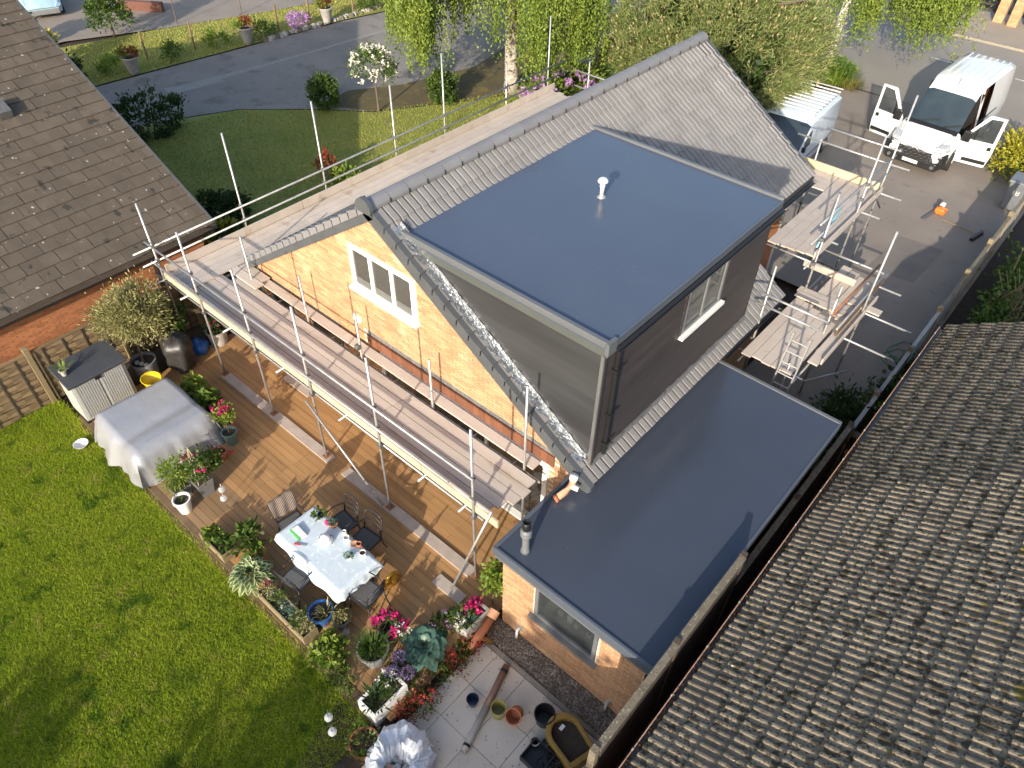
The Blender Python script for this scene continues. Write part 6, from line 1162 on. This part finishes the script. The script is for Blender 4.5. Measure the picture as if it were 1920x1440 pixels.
t = thing('rhododendron', 'lilac flowered rhododendron bank at the far scaffold end', 'shrub', (-17.4,23.2,0)); bush(t, 'foliage', (-17.5,23.2,.5), (1.2,2.3,.75), 4200, .17, 'leaf_lime', 120, .25, .4, -.4, .5); bush(t, 'inner_foliage', (-17.5,23.2,.4), (1.0,2.1,.6), 1500, .18, 'leaf_dark'); flowers(t, (-17.2,22.6,.55), (1.25,2.0,.75), 80, .16, 'petal_lilac', per=12); stem(t, (-17.5,23.2,0), (-17.5,23.2,.5), .04)
t = thing('photinia', 'red tipped photinia shrub beside the pine', 'shrub', (-16.6,26.0,0)); bush(t, 'foliage', (-16.6,26.0,.9), (1.0,1.2,1.0), 2200, .15, 'leaf_mid', 80, .22, .4, -.5); bush(t, 'red_tips', (-16.6,26.0,1.0), (1.05,1.25,1.05), 800, .14, 'leaf_red', 60, .18, .8, -.1); stem(t, (-16.6,26,0), (-16.6,26,.9), .04)
t = thing('low_shrub', 'red flowered low shrub under the photinia by the ridge end', 'shrub', (-15.3,24.6,0)); bush(t, 'foliage', (-15.3,24.6,.45), (.8,.9,.5), 1200, .13, 'leaf_mid'); flowers(t, (-15.3,24.4,.55), (.8,.8,.5), 30, .13, 'petal_red', per=10); stem(t, (-15.3,24.6,0), (-15.3,24.6,.4), .03)
t = thing('conifer', 'tall clipped green conifer on the far verge', 'tree', (-36.8,14.7,0)); stem(t, (-36.8,14.7,-.03), (-36.8,14.7,2.5), .07, name='trunk'); 
for k in range(6): bush(t, 'foliage', (-36.8,14.7,.75+k*.42), (.95-.1*k,.95-.1*k,.5), 1000, .13, 'leaf_lime' if k > 2 else 'leaf_box', 50, .18, .6)
for (x, y_, lab) in ((-32.3,13.2,'tall cream urn planter of reddish foliage nearest the brown roof'),(-31.85,18.45,'tall cream urn planter of reddish foliage midway along the driveway'),(-31.4,22.6,'tall cream urn planter of reddish foliage furthest along the driveway')):
    t = thing('urn_planter', lab, 'planter', (x,y_,-.02), 'urn planters along the driveway'); MB().lathe([(.17,0),(.19,.1),(.3,.62),(.34,.66),(.34,.7),(.28,.7),(.27,.62)], (x,y_,-.02), 16).build('urn', 'stoneware', t, True); MB().lathe([(0,.64),(.28,.64)], (x,y_,-.02), 16, cap0=False).build('soil', 'soil', t); bush(t, 'foliage', (x,y_,.85), (.34,.34,.24), 420, .1, 'leaf_red', 30, .1, .3); bush(t, 'green_foliage', (x-.12,y_-.2,.8), (.3,.26,.2), 300, .1, 'leaf_lime', 30, .1, .3)
for i, (x, y_) in enumerate(((-33.3,14.35),(-32.9,16.4),(-32.1,20.3),(-31.8,21.9),(-31.5,24.3))):
    tag(MB().beam((x,y_,-.05),(x+.02,y_,1.15),.07,.07,(0,1,0)).build('fence_stake', 'fence_wood'), ('weathered timber stake nearest the first urn planter','weathered timber stake before the middle urn planter','weathered timber stake beyond the middle urn planter','weathered timber stake beside the last urn planter','weathered timber stake at the far end of the verge')[i], 'stake', 'stakes along the driveway verge')
for i, (x, y_) in enumerate(((-36.4,17.6),(-35.4,20.5))):
    t = thing('young_tree', ('young tree with a sparse leafy head on the far verge','bare young tree stem on the far verge near the side road')[i], 'tree', (x,y_,0)); stem(t, (x,y_,-.03), (x+.1,y_,2.0), .03, name='trunk'); bush(t, 'crown', (x+.1,y_,2.3), (.7,.7,.4), 500 if i == 0 else 250, .14, 'leaf_lime')
for i, (x, y_, m_) in enumerate(((-32.6,15.2,'leaf_mid'),(-32.4,17.2,'leaf_lime'),(-31.9,19.4,'leaf_mid'),(-31.7,21.2,'petal_lilac'),(-33.0,12.6,'leaf_lime'),(-31.3,25.2,'leaf_mid'))):
    t = thing('verge_shrub', ('small shrub between the first urn and its stake','bright low shrub left of the middle urn','small shrub right of the middle urn','pale lilac low shrub in the stone edging','lime leaved shrub against the first urn','small shrub at the far end of the stone edging')[i], 'shrub', (x,y_,0)); bush(t, 'foliage', (x,y_,.3), (.45,.55,.36), 600, .12, m_, 30, .15, .3, -.4); stem(t, (x,y_,-.03), (x,y_,.3), .015)
t = thing('edging_stones', 'row of rough edging stones along the driveway verge', 'stone edging', (-31.5,22,0))
for k in range(34):
    y_ = 19.2+k*.2; x = -31.55+.09*(y_-19.2)*.5+R.uniform(-.08,.08); s_ = R.uniform(.1,.17); MB().lathe([(s_,0),(s_*.95,s_*.7),(s_*.5,s_*1.1),(0,s_*1.15)], (x,y_,-.03), 6).build('stone', 'stoneware' if k % 3 else 'fence_cap', t)
ball('dark_hedge', 'dark shrub in the shade behind the brown roof verge', (-26.6,10.7,.7), (.8,1.6,.8), 2200, .13, 'leaf_dark'); ball('dark_hedge', 'dark low shrub at the brown roof corner by the front lawn', (-19.6,9.0,.4), (1.1,1.0,.55), 1800, .13, 'leaf_dark')
ball('golden_shrub', 'golden green shrub between the brown roof and the scaffold', (-17.55,8.1,.55), (.75,.75,.65), 1500, .17, 'leaf_yellow'); ball('golden_shrub', 'yellow tinged shrub beyond the brown roof verge, nearer the side road', (-38.6,11.4,.8), (.6,.8,.9), 900, .2, 'leaf_yellow'); ball('golden_shrub', 'yellow tinged shrub beyond the brown roof verge, nearer the lawn strip', (-35.2,10.7,.8), (.6,.9,.9), 900, .2, 'leaf_yellow')
ball('dark_hedge', 'dark shrub under the brown roof verge by the lawn strip', (-33.2,10.8,.5), (.7,.8,.6), 1200, .14, 'leaf_dark')
t = thing('bed_plant', 'coppery leaved shrub in the bed below the left scaffold', 'shrub', (-19.3,13.0,0)); bush(t, 'foliage', (-19.3,13.0,.55), (.3,.3,.5), 500, .11, 'leaf_red', 30, .1, .4); stem(t, (-19.3,13,-.02), (-19.3,13,.5), .02)
t = thing('bed_plant', 'lime leaved shrub in the bed below the left scaffold', 'shrub', (-18.4,13.1,0)); bush(t, 'foliage', (-18.4,13.1,.3), (.6,.6,.35), 800, .12, 'leaf_lime', 40, .15, .4); stem(t, (-18.4,13.1,-.02), (-18.4,13.1,.3), .02)
t = thing('rock', 'grey boulder on the front lawn below the scaffold boards', 'rock', (-17.0,15.0,0)); MB().lathe([(.5,-.05),(.48,.2),(.3,.42),(0,.46)], (-16.95,15.0,0), 7).build('boulder', 'stoneware', t)
n = 700; P = np.stack([RG.uniform(-19,-15.6,n), RG.uniform(8,14,n), np.full(n,.0)], 1); P[:,0] = -15.7-np.abs(RG.normal(size=n))*1.3; t = thing('flower_border', 'shaded mixed border of low leaves below the left scaffold', 'plant border', (-16.5,10.5,0)); bush(t, 'foliage', (-16.6,10.6,.1), (.9,2.8,.35), 3000, .13, 'leaf_dark', 90, .3, .2, -.2); flowers(t, (-16.8,10.8,.2), (.9,2.6,.3), 24, .06, 'petal_white', per=6)
t = thing('grass_clump', 'bright green grass clump at the foot of the white birch', 'plant', (-10.3,32.9,0)); blade_plant(t, 'grass', (-10.5,33.0,0), 900, .75, .025, 'leaf_lime', .8, 1.0); bush(t, 'foliage', (-10.6,33.1,.4), (.7,.7,.5), 900, .14, 'leaf_mid'); blade_plant(t, 'straw_grass', (-9.6,32.6,0), 260, .4, .025, 'straw_blade', .9, .5)
# far side of the road
GT = thing('field_gate', 'dark timber five bar gate beyond the far pavement', 'gate', (-8.9,46.4,.1))
for k in range(5): MB().box(-10.6,-7.85,46.38,46.43,.25+k*.24,.34+k*.24).build('bar', 'fence_dark', GT)
for x in (-10.6,-9.2,-7.95): MB().box(x,x+.09,46.34,46.385,.2,1.4).build('upright', 'fence_dark', GT)
MB().beam((-10.5,46.33,.3),(-8.0,46.33,1.25),.03,.08,(0,1,0)).build('brace', 'fence_dark', GT)
for x, y_, lab in ((-7.45,45.5,'brick gate pillar beside the dark field gate'),(-6.75,45.3,'brick gate pillar next to the dark garage door')):
    t = thing('gate_pillar', lab, 'pillar', (x,y_,.1), 'brick gate pillars'); o = MB().box(x-.22,x+.22,y_-.22,y_+.22,.1,2.3).build('core', 'mortar_red', t)
    brickwork(t, 'y', y_-.222, -1, x-.22, x+.22, .1, 2.3, lambda a, z: True, 'brick_buff', 'brick_buff_i', 60); MB().box(x-.28,x+.28,y_-.28,y_+.28,2.3,2.4).build('cap', 'stoneware', t)
t = thing('garage_door', 'dark garage door beside the brick gate pillars', 'garage door', (-5,45.9,.1)); 
for k in range(6): MB().box(-6.4,-3.4,45.9,45.95,.1+k*.36,.44+k*.36).build('panel', 'iron_dark', t)
MB().box(-40.5,-38.2,17.3,17.55,-.03,.4).build('low_wall', mat('wall_red_dark', (.16,.07,.05), (.12,.055,.04), 5, .9, .3, 30)).select_set(False)
o = bpy.data.objects['low_wall']; o.rotation_euler = (0,0,.6); tag(o, 'low red brick wall across the side road at the top left', 'wall')
# trees behind the viewpoint, whose shade falls across the patio and lawn corner
for i, (x, y_, top, r_) in enumerate(((-9.5,-16,4.6,2.0),(-4.2,-15.5,5.4,2.2),(.6,-15,6.5,2.5),(4.8,-15,9.0,2.9),(9.4,-15.5,8.6,3.0))):
    t = thing('garden_tree', ('short round','low broad','medium','tallest','tall right hand')[i]+' leafy tree at the bottom of the rear garden', 'tree', (x,y_,-.15), 'trees at the end of the rear garden'); c = (x,y_,top-r_*.85); MB().sweep([(x,y_,-.2),(x,y_,top*.5),(x,y_,top-.6)], [.18,.14,.05], 8).build('trunk', 'bark', t); bush(t, 'crown', c, (r_,r_,r_*.85), 5200, .32, 'leaf_mid', 130, .5, .25, -1, .7); bush(t, 'skirt', (x,y_,max(1.2,top-r_*2.2)), (r_*.9,r_*.9,1.6), 2600, .32, 'leaf_dark', 70, .5, .25, -1, .7)
